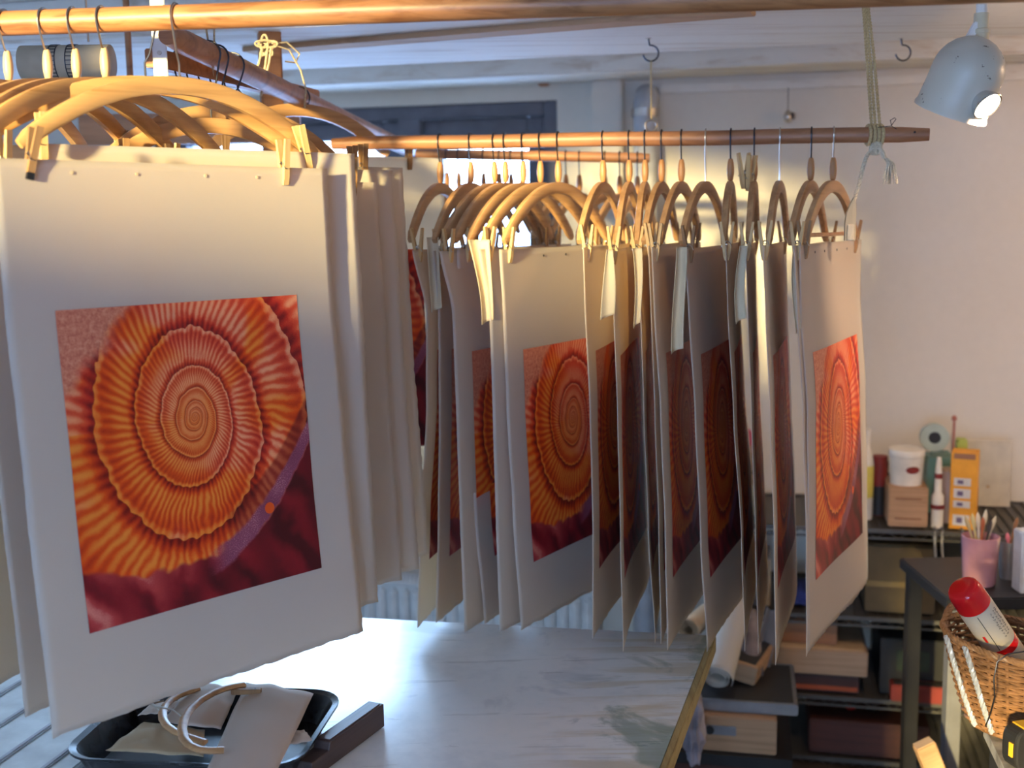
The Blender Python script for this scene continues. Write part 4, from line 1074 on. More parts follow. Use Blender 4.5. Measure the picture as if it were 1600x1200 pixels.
# shelf A
o, r, h = fcyl('plastic_bottle', 'pale bottle with a yellow label at the left of the shelf, beside the last print', 'bottle', 1342, 1366, 672, 826, 0.36, BOT, m_w, zA)
MB().lathe([(r * 1.01, h * 0.25), (r * 1.02, h * 0.25), (r * 1.02, h * 0.60), (r * 1.01, h * 0.60)], (0, 0, 0), 24).build('yellow_label', m_y, o); MB().lathe([(r * 0.1, h * 0.85), (r * 0.5, h * 0.85), (r * 0.5, h), (r * 0.1, h)], (0, 0, 0), 16).build('cap', m_w, o)
o, r, h = fcyl('paint_tin', 'red and black tin standing right of the yellow-labelled bottle', 'tin', 1362, 1387, 714, 826, 0.30, CAN, m_r, zA)
MB().lathe([(r * 1.01, 0.002), (r * 1.03, 0.002), (r * 1.03, h * 0.5), (r * 1.01, h * 0.5)], (0, 0, 0), 24).build('dark_label', m_k, o)
o, r, h = fcyl('dark_bottle', 'narrow black bottle between the red tin and the plywood box', 'bottle', 1378, 1391, 722, 826, 0.22, BOT, m_k, zA)
MB().lathe([(r * 0.1, h * 0.85), (r * 0.5, h * 0.85), (r * 0.5, h), (r * 0.1, h)], (0, 0, 0), 12).build('cap', m_k, o)
o, w, h = fbox('plywood_box', 'light plywood box under the white tub on the shelf', 'box', 1388, 1450, 762, 826, 0.42, 0.16, m_ply, zA)
for zz in (0.22, 0.72): MB().box((0, -0.081, h * zz), (w * 0.66, 0.002, 0.004)).build('front_groove', m_br, o)
zbox = zA + h
o, r, h = fcyl('white_tub', 'white lidded tub with a dark red oval mark on the plywood box', 'tub', 1391, 1448, 706, 762, 0.41, [(0.05, 0), (0.90, 0), (0.98, 0.80), (1.03, 0.82), (1.03, 0.96), (1, 1), (0.05, 1)], m_w, zbox)
pts = [(r * 1.0 * math.sin(-0.05 + a * 0.5) , 0, 0) for a in (0, 1)]
ov = MB(); n = 20
vs = []
for k in range(n): 
    a = 2 * PI * k / n; th_ = -PI / 2 + 0.28 + 0.42 * math.cos(a); vs.append(Vector((r * 0.985 * math.cos(th_), r * 0.985 * math.sin(th_), h * 0.47 + h * 0.10 * math.sin(a))))
vs = vs + [v * 1.0 + Vector((0.25 * v.x * 0.04, v.y * 0.02, 0)) for v in vs]
ov.add(vs, [tuple(range(n))[::-1], tuple(range(n, 2 * n))] + [(i, (i + 1) % n, n + (i + 1) % n, n + i) for i in range(n)]); ov.build('red_oval_mark', m_r, o)
o, r, h = fcyl('sealant_tube', 'slim white sealant tube with a red band and long nozzle', 'tube', 1457, 1477, 716, 826, 0.42, [(0.05, 0), (1, 0), (1, 0.45), (0.62, 0.50), (0.55, 0.80), (0.35, 1), (0.05, 1)], m_w, zA, 16)
MB().lathe([(r * 0.56, h * 0.70), (r * 0.64, h * 0.70), (r * 0.62, h * 0.77), (r * 0.54, h * 0.77)], (0, 0, 0), 16).build('red_band', m_r, o)
MB().lathe([(r * 0.9, h * 0.27), (r * 1.1, h * 0.27), (r * 1.1, h * 0.33), (r * 0.9, h * 0.33)], (0, 0, 0), 16).build('red_band', m_r, o)
o, w, h = fbox('teal_case', 'teal case standing behind the white sealant tube', 'case', 1448, 1492, 716, 826, 0.24, 0.10, m_t, zA); zteal = zA + h
MB().tube([(-w * 0.3, 0, h), (-w * 0.3, 0, h + 0.012), (w * 0.3, 0, h + 0.012), (w * 0.3, 0, h)], 0.003, 6).build('handle', m_t, o, True)
s_, z_ = wsz(1461, 690, 0.22); Ry = Matrix.Rotation(PI / 2, 3, 'X')
o = MB().lathe([(0.018, -0.012), (0.042, -0.012), (0.042, 0.012), (0.018, 0.012), (0.018, -0.012)], (0, 0, 0), 28, Ry).build('tape_roll', mm('pale_green_tape', (0.42, 0.50, 0.44), rough=0.4), loc=W0 + WX * s_ + WN * 0.20 + UZ * (zteal + 0.056), rotz=-WA, smooth=True)
tag(o, 'pale green tape roll standing on top of the teal case', 'tape'); MB().lathe([(0.010, -0.011), (0.0178, -0.011), (0.0178, 0.011), (0.010, 0.011)], (0, 0, 0), 20, Ry).build('core', m_k, o)
o, r, h = fcyl('jar', 'dull pinkish jar between the sealant tube and the orange carton', 'jar', 1469, 1497, 738, 826, 0.36, [(0.05, 0), (0.95, 0), (1, 0.05), (1, 0.72), (0.8, 0.82), (0.8, 1), (0.05, 1)], mm('pinkish_glass', (0.34, 0.26, 0.24), rough=0.3), zA)
MB().lathe([(r * 0.1, h), (r * 0.85, h), (r * 0.85, h * 1.05), (r * 0.1, h * 1.05)], (0, 0, 0), 20).build('lid', m_lw, o)
o, w, h = fbox('orange_carton', 'bright orange carton with a dark top stripe and pale picture labels', 'carton', 1489, 1531, 708, 826, 0.42, 0.07, m_o, zA, 0.001, rot=-0.22)
MB().box((0, -0.0355, h * 0.955), (w * 0.8, 0.001, h * 0.07)).build('dark_stripe', m_br, o)
for zz, hh in ((0.62, 0.10), (0.47, 0.12), (0.33, 0.09), (0.12, 0.14)):
    p = MB().box((-w * 0.05, -0.0355, h * zz), (w * 0.62, 0.001, h * hh)).build('picture_label', m_lab, o); MB().box((-w * 0.12, -0.0365, h * zz), (w * 0.22, 0.001, h * hh * 0.5)).build('mark', mm('slate_mark', (0.16, 0.12, 0.22)), p)
o, w, h = fbox('lime_carton', 'small lime green carton peeping out behind the orange one', 'carton', 1494, 1510, 690, 826, 0.30, 0.05, m_lime, zA)
MB().box((0, 0, h + 0.002), (w * 0.96, 0.048, 0.004), None, 0.001).build('lid', m_lime, o)
s0, s1, zt, z0 = fgeo(1504, 1574, 684, 788, 0.06); w = s1 - s0; hb = zt - zA
o = MB().box((0, 0, hb / 2), (w, 0.006, hb), None, 0.001).build('white_board', mm('pale_board', (0.60, 0.55, 0.46), rough=0.7), loc=W0 + WX * ((s0 + s1) / 2) + WN * 0.12 + UZ * zA, rotz=-WA); o.rotation_euler = (R(-4), 0, -WA)
tag(o, 'pale blank board leaning on the wall behind the orange carton', 'board'); MB().lathe([(0.001, -0.001), (0.006, -0.001), (0.006, 0.001), (0.001, 0.001)], (0.0, -0.0035, hb * 0.30), 12, Ry).build('smudge', m_kr, o)
s_, z_ = wsz(1491, 658, 0.20); st_ = W0 + WX * s_ + WN * 0.20
o = MB().tube([(0, 0, 0), (0, 0, z_ - zA)], 0.004, 8).build('red_stick', mm('faded_red_paint', (0.40, 0.14, 0.11)), loc=st_ + UZ * zA, smooth=True); tag(o, 'thin faded red stick standing up behind the orange carton', 'stick')
MB().lathe([(0.001, 0.0), (0.007, 0.002), (0.008, 0.012), (0.001, 0.018)], (0, 0, z_ - zA), 12).build('tip', mm('faded_red_paint', (0.4, 0.14, 0.11)), o)
# behind the prints, seen through the gap
o, r, h = fcyl('capped_bottle', 'pale green bottle with a black cap seen in the gap between prints', 'bottle', 1148, 1178, 740, 826, 0.40, BOT, mm('pale_green_plastic', (0.42, 0.48, 0.42), rough=0.3), zA)
MB().lathe([(r * 0.1, h * 0.85), (r * 0.62, h * 0.85), (r * 0.62, h * 1.06), (r * 0.1, h * 1.06)], (0, 0, 0), 16).build('cap', m_k, o)
o, w, h = fbox('wooden_crate', 'small pale wooden crate behind the capped bottle in the gap', 'crate', 1140, 1188, 706, 826, 0.22, 0.12, m_lw, zA)
for zz in (0.3, 0.62): MB().box((0, -0.061, h * zz), (w * 0.98, 0.002, 0.006)).build('slat_gap', m_k, o)
zcr = zA + h; s_, _ = wsz(1162, 690, 0.16)
o = MB().lathe([(0.012, -0.012), (0.032, -0.012), (0.032, 0.012), (0.012, 0.012), (0.012, -0.012)], (0, 0, 0), 28, Ry).build('pink_tape_roll', mm('pink_red_tape', (0.58, 0.12, 0.15), rough=0.4), loc=W0 + WX * s_ + WN * 0.16 + UZ * (zcr + 0.033), rotz=-WA, smooth=True)
tag(o, 'pinkish red tape roll on the crate seen in the gap between prints', 'tape'); MB().lathe([(0.008, -0.011), (0.0118, -0.011), (0.0118, 0.011), (0.008, 0.011)], (0, 0, 0), 16, Ry).build('core', m_k, o)
# straps hanging from the shelf
for a_, b_, c_, mt, nm, lab in ((1461, 836, 889, m_w, 'white_strap', 'left white strap hanging below the shelf edge'), (1472, 836, 885, m_w, 'white_strap', 'right white strap hanging below the shelf edge'), (1503, 840, 892, m_blue, 'blue_strap', 'dark blue strap hanging behind the pink pot')):
    p0 = wp(a_, b_, OFF + 0.008); p0.z = zA - 0.02; p1 = wp(a_ + 3, c_, OFF + 0.012)
    o = empty(nm, p0); tag(o, lab, 'strap')
    MB().tube([(0, 0, 0.018), (0, 0, -0.01), (p1 - p0) * 0.5 + Vector((-0.002, 0, 0)), p1 - p0], 0.007, 6, flat=0.25).build('webbing', mt, o, True)
    MB().tube(arc3(Vector((0, 0.004, 0.018)), UY, UZ, 0.012, 0, 2 * PI, 12), 0.0018, 5).build('loop', m_g, o, True)
# shelf B
o, w, h = fbox('cardboard_box', 'dark olive cardboard box on the shelf below the plywood box', 'box', 1352, 1462, 852, 965, 0.40, 0.30, m_ol, zB); MB().box((0, -0.151, h * 0.42), (w * 0.98, 0.002, 0.016)).build('yellow_tape', mm('ochre_tape', (0.20, 0.14, 0.05)), o)
o, w, h = fbox('black_crate', 'black crate standing behind the pink pot on the rack', 'crate', 1475, 1640, 880, 965, 0.30, 0.24, m_k, zB); MB().box((0, -0.121, h * 0.9), (w, 0.004, 0.010)).build('rim', m_g, o)
for k, (x0, x1, y0, mt, cl) in enumerate(((1140, 1152, 868, m_dr, 'dark red'), (1152, 1160, 862, m_ol, 'olive'), (1160, 1170, 872, m_k, 'black'), (1170, 1178, 858, m_rag, 'grey pink'), (1178, 1190, 866, m_g, 'grey'), (1190, 1204, 874, m_kr, 'tan'))):
    o, w, h = fbox('book', '%s book standing on the rack behind the gap in the prints' % cl, 'book', x0, x1, y0, 965, 0.40, 0.16, mt, zB, 0.001, grp='books behind the prints'); MB().box((0, 0.001, h * 0.5), (w * 0.8, 0.158, h * 1.008)).build('pages', m_lab, o)
mb = MB(); nx, ny = 26, 14; s0, s1, zt, z0 = fgeo(1216, 1262, 925, 965, 0.42); vs = []
def blob(name, lab, cat, x0, x1, y0, zb, off, dep, mt, amp=0.4, seed=1, ang=0.0):
    s0, s1, zt, _ = fgeo(x0, x1, y0, y0 + 20, off); w = s1 - s0; h = zt - zb; bm = bmesh.new(); bmesh.ops.create_icosphere(bm, subdivisions=4, radius=1.0)
    for v in bm.verts:
        n = noise.fractal(v.co * 2.2 + Vector((seed, 0, 0)), 1.0, 2.0, 4) * amp + abs(noise.noise(v.co * 5 + Vector((0, seed, 0)))) * amp * 0.4
        q = v.co * (0.82 + n); v.co = Vector((q.x * w / 2, q.y * dep / 2, max(0.0, (q.z + 0.75) / 1.75 * h)))
    me = bpy.data.meshes.new(name); bm.to_mesh(me); bm.free(); me.materials.append(mt)
    for p in me.polygons: p.use_smooth = True
    o = bpy.data.objects.new(name, me); COL.objects.link(o); o.location = W0 + WX * ((s0 + s1) / 2) + WN * (off - dep / 2) + UZ * (zb + 0.001); o.rotation_euler.z = -WA + ang; tag(o, lab, cat); return o
blob('blue_cloth', 'crumpled deep blue cloth on the rack under the prints', 'cloth', 1214, 1282, 925, zB, 0.42, 0.2, m_blue, 0.35, 3)
blob('rag_heap', 'heap of greyish pink rags on the rack right of the last print', 'rags', 1330, 1480, 968 - 24, zB - 0.02 + 0.021, 0.60, 0.18, m_rag, 0.35, 5) if False else None
# lower shelves
o, w, h = fbox('wooden_box', 'orange-brown wooden box, topmost of the stack on the rack', 'box', 1208, 1308, 978, 1017, 0.40, 0.26, m_br, None); b3 = o
o2, w2, h2 = fbox('wooden_box', 'dark red wooden box at the foot of the stack of three', 'box', 1210, 1342, 1050, 1086, 0.42, 0.28, m_dr, zC); MB().box((0, -0.1405, h2 * 0.22), (w2 * 0.97, 0.002, h2 * 0.22)).build('orange_edge', mm('orange_brown_edge', (0.36, 0.07, 0.02)), o2)
zst = zC + h2
o4, w4, h4 = fbox('wooden_box', 'wide pale wooden box in the middle of the stack of three', 'box', 1206, 1356, 1016, 1050, 0.44, 0.30, m_lw, zst); MB().box((0, 0, h4 + 0.001), (w4 * 0.94, 0.28, 0.003)).build('lid_panel', m_kr, o4)
b3.location.z = zst + h4 + 0.003; MB().box((0, 0, h + 0.0005), (w * 0.94, 0.24, 0.003)).build('lid_panel', m_dr, b3)
o, w, h = fbox('black_case', 'large black case filling the rack right of the wooden boxes', 'case', 1375, 1478, 1000, 1086, 0.40, 0.30, m_k, zC); MB().box((0, -0.151, h * 0.62), (w * 0.5, 0.003, h * 0.36)).build('green_glass_panel', mm('dim_green_panel', (0.05, 0.07, 0.055), rough=0.2), o)
o, w, h = fbox('red_tray', 'long dull red tray under the black case', 'tray', 1392, 1500, 1074, 1086, 0.455, 0.05, m_r, zC)
MB().box((0, 0, h), (w * 0.9, 0.03, 0.003)).build('tray_well', m_k, o)
o, w, h = fbox('drawer_unit', 'dark red wooden drawer unit low on the rack under the stack', 'drawers', 1264, 1452, 1130, 1182, 0.42, 0.32, m_dr, zD); MB().box((0, -0.161, h * 0.5), (w * 0.96, 0.003, h * 0.8)).build('drawer', m_dr, o)
blob('red_scrap', 'small bright red object on the low dark red drawer unit', 'scrap', 1320, 1338, 1110, zD + h, 0.34, 0.05, mm('bright_red', (0.62, 0.03, 0.02)), 0.2, 2)
blob('grey_scrap', 'small pale grey object beside the red one on the low drawer unit', 'scrap', 1352, 1376, 1114, zD + h, 0.34, 0.05, m_g, 0.2, 9)
# chest in front, left of the rack: trays and drawer under the table edge
def nbox(name, lab, cat, x0, x1, y0, y1, Y, dep, mat, rz=0.0, bev=0.003, ry=0.0, zb=None):
    a, b = at(x0, y0, Y), at(x1, y1, Y)
    w, h = b.x - a.x, a.z - b.z; z0 = b.z
    if zb is not None: h = a.z - zb; z0 = zb
    o = MB().box((0, 0, h / 2), (w, dep, h), None, bev).build(name, mat, loc=((a.x + b.x) / 2, Y + dep / 2, z0)); o.rotation_euler = (0, ry, rz); tag(o, lab, cat); return o, w, h
o, w, h = nbox('drawer_block', 'pale wooden drawer block with a dark handle plate, low beside the table', 'drawers', 1070, 1232, 1122, 1174, 2.72, 0.30, m_ply, -0.22)
zdb = o.location.z
pl = MB().box((-w * 0.02, -0.152, h * 0.62), (w * 0.28, 0.004, h * 0.26), None, 0.001).build('handle_plate', m_g, o); MB().lathe([(0.001, -0.003), (0.011, -0.003), (0.011, 0.003), (0.001, 0.003)], (-w * 0.13, -0.155, h * 0.62), 16, Ry).build('knob', m_k, pl)
o, w, hh = nbox('metal_tray', 'grey metal tray lying on the pale drawer block', 'tray', 1092, 1262, 1108, 1122, 2.74, 0.28, m_g, -0.2); o.location.z = zdb + h + 0.001; MB().box((0, 0, hh), (w * 0.92, 0.25, 0.002)).build('tray_well', m_k, o)
ztr = o.location.z + hh
o, w, hh2 = nbox('bench', 'low dark bench carrying the drawer block beside the table', 'bench', 1062, 1262, 1176, 1200, 2.70, 0.42, m_k, -0.2); o.location.z = 0; 
for v in o.data.vertices: v.co.z = 0 if v.co.z < hh2 * 0.5 else zdb - 0.001
MB().box((0, -0.2105, (zdb) * 0.5), (w * 0.9, 0.003, zdb * 0.8)).build('front_panel', m_dr, o)
o, w, hh = nbox('open_wooden_box', 'light open wooden box lying askew under the rolled canvases', 'box', 1124, 1206, 1066, 1094, 2.86, 0.2, m_ply, -0.45, ry=0.18); o.location.z = ztr + 0.012
MB().box((0, 0, hh), (w * 0.86, 0.17, 0.004)).build('box_lining', m_k, o)
def roll(name, lab, pa, pb, Y0, Y1, r, mt, n=2.6):
    a, b = at(*pa, Y0), at(*pb, Y1); ax = (b - a); L = ax.length; q = ax.to_track_quat('Z', 'Y').to_matrix(); vs = []; fs = []; N = 60; K = 14
    for j in range(K + 1):
        for i in range(N + 1):
            an = 2 * PI * n * i / N; rr = r * (0.45 + 0.55 * i / N) * (1 + 0.07 * noise.noise(Vector((an, j * 0.5, r * 50))))
            vs.append(q @ Vector((rr * math.cos(an), rr * math.sin(an), L * j / K)))
    fs = [(j * (N + 1) + i, j * (N + 1) + i + 1, (j + 1) * (N + 1) + i + 1, (j + 1) * (N + 1) + i) for j in range(K) for i in range(N)]
    o = MB().add(vs, fs).build(name, mt, loc=a, smooth=True); so = o.modifiers.new('thickness', 'SOLIDIFY'); so.thickness = 0.0015; tag(o, lab, 'roll', None); return o
roll('canvas_roll', 'thick whitish canvas roll leaning beside the table corner', (1120, 1060), (1150, 940), 2.80, 3.02, 0.042, m_cl)
roll('canvas_roll', 'greyer canvas roll leaning right of the whitish one', (1172, 1052), (1165, 960), 2.90, 3.05, 0.036, m_rag)
roll('kraft_roll', 'brown paper roll lying behind the far table corner', (1074, 984), (1140, 930), 2.95, 3.3, 0.030, m_kr)
a = at(1186, 1072, 2.95); b = at(1212, 955, 3.05); ax = b - a; q = ax.to_track_quat('Z', 'Y').to_matrix()
o = MB().prism([(-0.018, -0.002), (0.018, -0.002), (0.018, 0.030), (0.014, 0.030), (0.014, 0.002), (-0.018, 0.002)], ax.length, q).build('metal_profile', m_g, loc=a); tag(o, 'grey angle-section metal profile leaning against the rack', 'metal profile')
a = at(1082, 1062, 2.50); o = blob('plastic_bag', 'crumpled lavender-grey plastic bag hanging under the table corner', 'bag', 1064, 1100, 1062, 0.2, 0.9, 0.10, m_bag, 0.3, 12)
bb = at(1084, 1130, 2.62); o.location = Vector((bb.x, bb.y, at(1084, 1190, 2.62).z)); zz = max(v.co.z for v in o.data.vertices)
for v in o.data.vertices: v.co.z *= (at(1084, 1064, 2.62).z - o.location.z) / zz
o, w, hh = nbox('wood_offcut', 'short pale wood offcut sticking up at the bottom right', 'wood', 1446, 1476, 1162, 1200, 2.5, 0.03, m_ply, 0.1, ry=-0.4); 
for v in o.data.vertices:
    if v.co.z < 0.01: v.co.z -= o.location.z / math.cos(0.4)
MB().box((0, 0, hh + 0.0005), (w * 0.9, 0.027, 0.002)).build('sawn_end', m_lw, o)
# dark rubbish bin mass behind: low black cabinet on the floor under the rack
o, w, h = fbox('black_toolbox', 'black toolbox on the rack behind the basket', 'toolbox', 1480, 1640, 1000, 1086, 0.42, 0.3, m_k, zC); MB().tube([(-0.08, 0, h), (-0.08, 0, h + 0.03), (0.08, 0, h + 0.03), (0.08, 0, h)], 0.006, 8).build('handle', m_k, o, True)
o, w, h = fbox('black_folder_stack', 'stack of black folders and rags under the last print', 'folders', 1312, 1470, 945, 965, 0.43, 0.3, m_k, zB) if False else (None, 0, 0)

# ================================================================== SIDE BENCH WITH POT, BASKET AND SPRAY CAN
YB = 2.0; zs = onz(1560, 1150, 0.70).z
zS = at(1560, 1142, YB).z
e0 = onz(1537, 1132, zS); e1 = onz(1572, 1205, zS); dN = (e1 - e0).normalized(); e1 = e0 + dN * 0.55
e2, e3 = e1 + Vector((0.45, -0.05, 0)), e0 + Vector((0.62, -0.05, 0))
rt = empty('side_bench', (e0.x, e0.y, 0)); tag(rt, 'small grey-topped side bench at the lower right corner carrying the wicker basket', 'bench')
O2 = Vector((e0.x, e0.y, 0)); lp_ = [p - O2 for p in (e0, e3, e2, e1)]
M['greytop'] = plain('grey_stained_top', (0.36, 0.34, 0.33), 0.6, 0, 0.3, 25)
MB().prism([(p.x, p.y) for p in lp_], 0.022, c=(0, 0, zS - 0.022)).build('bench_top', M['greytop'], rt)
for p in lp_:
    c = sum(lp_, Vector()) / 4; q_ = p + (c - p) * 0.12; MB().box((q_.x, q_.y, (zS - 0.022) / 2), (0.04, 0.04, zS - 0.022), None, 0.003).build('leg', m_k, rt)
# basket
bc_ = at(1598, 1000, YB + 0.03); bx_, by_ = bc_.x, bc_.y; Rt, Rb = 0.137, 0.088; zt_b = at(1500, 1003, by_).z - 0.0; hB = zt_b - zS
root = empty('wicker_basket', (bx_, by_, zS)); tag(root, 'brown wicker basket at the right edge holding a spray can', 'basket')
M['wick'] = plain('wicker', (0.26, 0.13, 0.06), 0.45, 0, 0.25, 60, 0.3); M['wick2'] = plain('wicker_rim', (0.32, 0.17, 0.08), 0.45, 0, 0.25, 60, 0.3); M['braid'] = plain('grey_silvery_braid', (0.45, 0.48, 0.55), 0.35, 0.3)
NS = 26
def rad(t): return Rb + (Rt - Rb) * (t ** 0.8)
def rimz(a): return 0.018 * math.cos(a - PI)        # the rim rises on the left
stk = MB(); wv = MB(); rows = 26
for k in range(NS):
    a = 2 * PI * k / NS; stk.tube([(rad(t) * math.cos(a), rad(t) * math.sin(a), 0.004 + (hB - 0.006 + rimz(a)) * t) for t in (0, 0.25, 0.5, 0.75, 1)], 0.0032, 5)
stk.build('stakes', M['wick'], root, True)
for j in range(rows):
    t = (j + 0.5) / rows; pts = []
    for i in range(NS * 4 + 1):
        a = 2 * PI * i / (NS * 4); rr = rad(t) + 0.0036 * math.cos(PI * i / 4 * 1.0 + PI * j) ; pts.append((rr * math.cos(a), rr * math.sin(a), 0.004 + (hB + rimz(a)) * t))
    wv.tube(pts, 0.0031, 5, cap=False)
wv.build('weave', M['wick'], root, True)
MB().lathe([(0.001, 0.001), (Rb, 0.001), (Rb + 0.003, 0.006), (Rb, 0.010), (0.001, 0.008)], (0, 0, 0), 30).build('base', M['wick'], root, True)
pts = [Vector(((Rt + 0.001) * math.cos(2 * PI * i / 90), (Rt + 0.001) * math.sin(2 * PI * i / 90), hB + rimz(2 * PI * i / 90))) for i in range(91)]
o = twist(pts, 0.0062, 'wick2', 'rim', root, 0.03, 3)
for a0, nm in ((PI * 1.02, 'silver_braid'), (PI * 1.14, 'silver_braid')):
    tp = 0.97 if nm else 1
    twist([Vector(((rad(t) + 0.008) * math.cos(a0 + (1 - t) * 0.25), (rad(t) + 0.008) * math.sin(a0 + (1 - t) * 0.25), 0.008 + (hB + rimz(a0) - 0.01) * t)) for t in (0.02, 0.25, 0.5, 0.75, 1.0)], 0.0052, 'braid', nm, root, 0.026, 3)
hz = hB + 0.006; ha = -PI * 0.02
twist([Vector((Rt * math.cos(a), Rt * math.sin(a), hz + 0.030 * math.sin((a - R(95)) / R(60) * PI))) for a in [R(95 + 60 * i / 10) for i in range(11)]], 0.007, 'wick', 'handle', root, 0.03, 3)
wr_ = lambda px, py, dy=0.0: at(px, py, by_ - Rt - 0.01 + dy) - Vector((bx_, by_, zS))
MB().tube([wr_(1600, 1018), wr_(1575, 1022), wr_(1558, 1034), wr_(1553, 1060), wr_(1554, 1090), wr_(1546, 1120, 0.03), wr_(1540, 1134, 0.05)], 0.0012, 6).build('dark_wire', M['darkwire'], root, True)
# spray can
ca, cb_ = at(1503, 917, YB - 0.02), at(1618, 1085, YB + 0.05); ax = (cb_ - ca).normalized(); q = ax.to_track_quat('Z', 'Y').to_matrix(); rc_ = 0.0315
root = empty('spray_can', ca); tag(root, 'cream spray can with a glossy red cap leaning in the wicker basket', 'spray can')
m_cap = plain('glossy_red_cap', (0.72, 0.012, 0.015), 0.12, 0, 0.02); m_can = plain('cream_can', (0.62, 0.54, 0.42), 0.35, 0, 0.05)
MB().lathe([(0.004, 0), (rc_ * 0.72, 0), (rc_ * 0.88, 0.004), (rc_ * 0.97, 0.014), (rc_ * 0.99, 0.040), (rc_ * 0.99, 0.045), (rc_ * 0.9, 0.046)], (0, 0, 0), 36, q).build('cap', m_cap, root, True)
MB().lathe([(rc_ * 0.86, 0.0455), (rc_ * 0.96, 0.047), (rc_, 0.052), (rc_, 0.185), (rc_ * 0.96, 0.19), (0.003, 0.19)], (0, 0, 0), 40, q).build('can_body', m_can, root, True)
MB().lathe([(rc_ * 1.005, 0.140), (rc_ * 1.012, 0.140), (rc_ * 1.012, 0.156), (rc_ * 1.005, 0.156)], (0, 0, 0), 40, q).build('red_band', m_cap, root, True)
# label seam, lettering-like strokes and small red badge on the visible side
tocam = (Vector((0, 0, 1.6)) - ca).normalized(); ly = (tocam - ax * tocam.dot(ax)).normalized(); lx = ly.cross(ax).normalized()
def cs(an, l, rr=1.012): return (ly * math.cos(an) + lx * math.sin(an)) * rc_ * rr + ax * l
MB().tube([cs(-0.25, 0.050), cs(-0.25, 0.138)], 0.0007, 5).build('label_seam', m_k, root)
rnd = random.Random(2); tx = MB()
for row, an0 in enumerate((0.45, 0.68, 0.92)):
    l = 0.058
    while l < 0.118:
        w_ = rnd.uniform(0.002, 0.005); tx.tube([cs(an0 + rnd.uniform(-0.07, 0), l, 1.008), cs(an0 + rnd.uniform(0.05, 0.13), l + w_ * 0.5, 1.008), cs(an0 + rnd.uniform(-0.05, 0.05), l + w_, 1.008)], 0.0005, 4); l += w_ + rnd.uniform(0.001, 0.004)
tx.build('lettering', mm('grey_print', (0.10, 0.09, 0.09)), root)
MB().tube([cs(-0.62, 0.098), cs(-0.62, 0.112)], 0.004, 8, flat=0.3).build('red_badge', m_cap, root)
# tape measure
tp = onz(1606, 1197, zS); root = empty('tape_measure', (tp.x, tp.y, zS)); root.rotation_euler.z = 0.25; root.scale = (1.12, 1.12, 1.12); tag(root, 'black and yellow tape measure on the grey bench top at the corner', 'tape measure')
Mx2 = Matrix.Rotation(PI / 2, 3, 'X'); pl_ = []
for k in range(28):
    a = 2 * PI * k / 28; c, s_2 = math.cos(a), math.sin(a); e = 0.55; pl_.append((0.036 * (1 if c > 0 else -1) * abs(c) ** e, 0.034 * (1 if s_2 > 0 else -1) * abs(s_2) ** e + 0.034))
zt0 = (at(1597, 1126, 1.80).z - zS) / 0.068
MB().prism([(x, z) for x, z in pl_], 0.034, Mx2, c=(0, 0.017, 0)).build('case', m_k, root, bevel=0.004)
MB().box((0, 0, 0.0665), (0.040, 0.030, 0.004), None, 0.001).build('yellow_top', m_y if False else mm('amber_plastic', (0.75, 0.42, 0.03), rough=0.4), root)
fr_ = MB()
for (cx, cz_, w_, h_) in ((-0.0, 0.054, 0.022, 0.0022), (0.0, 0.016, 0.022, 0.0022), (-0.010, 0.035, 0.0022, 0.038), (0.010, 0.035, 0.0022, 0.038)): fr_.box((cx, -0.0175, cz_), (w_, 0.002, h_))
fr_.build('amber_label_frame', M['amber_plastic'], root)
lt = MB()
for k in range(5): lt.box((0, -0.0175, 0.024 + k * 0.0055), (0.010, 0.0016, 0.0022))
lt.build('lettering', M['amber_plastic'], root)
MB().box((-0.034, -0.006, 0.034), (0.007, 0.012, 0.026), None, 0.002).build('yellow_button', M['amber_plastic'], root)
# pots in the middle ground on a dark stool
zP = at(1530, 916, 2.7).z
st0 = at(1530, 916, 2.7)
rt = empty('dark_stool', (st0.x + 0.10, 2.78, 0)); tag(rt, 'dark stool behind the basket carrying the pink pot of brushes', 'stool')
MB().box((0, 0, zP - 0.015), (0.42, 0.34, 0.03), None, 0.004).build('seat', m_k, rt)
for sx in (-1, 1):
    for sy in (-1, 1): MB().box((sx * 0.18, sy * 0.14, (zP - 0.03) / 2), (0.035, 0.035, zP - 0.03), None, 0.003).build('leg', m_k if not (sx == -1 and sy == -1) else m_g, rt)
def pot(name, lab, px0, px1, py0, Y, mt, taper=0.8):
    a, b = at(px0, py0, Y), at(px1, py0, Y); r = (b.x - a.x) / 2; h = a.z - zP; loc = Vector(((a.x + b.x) / 2, Y, zP + 0.0005))
    o = MB().lathe([(0.002, 0.0), (r * taper, 0), (r * (taper + 0.06), 0.004), (r, h), (r * 0.95, h + 0.001), (r * (taper - 0.02), 0.008), (0.002, 0.006)], (0, 0, 0), 32).build(name, mt, loc=loc, smooth=True); tag(o, lab, 'pot'); return loc, r, h
pl1, r1, hh1 = pot('pink_pot', 'mauve pink pot full of brushes behind the basket', 1504, 1561, 838, 2.72, m_pk)
pl2, r2, hh2 = pot('zinc_pot', 'grey metal pot of brushes right of the pink pot', 1561, 1594, 846, 2.76, m_g, 0.75)
rnd = random.Random(11)
BR = [(1508, 806, 'straw'), (1519, 802, 'pale yellow'), (1528, 800, 'off-white'), (1536, 808, 'reddish'), (1541, 796, 'thin pale'), (1549, 812, 'dark'), (1556, 806, 'cream')]
cols = {'straw': (0.55, 0.42, 0.22), 'pale yellow': (0.62, 0.52, 0.26), 'off-white': (0.66, 0.60, 0.48), 'reddish': (0.42, 0.12, 0.05), 'thin pale': (0.6, 0.55, 0.42), 'dark': (0.06, 0.05, 0.05), 'cream': (0.6, 0.5, 0.34), 'pink': (0.7, 0.2, 0.25), 'brown': (0.25, 0.12, 0.06)}
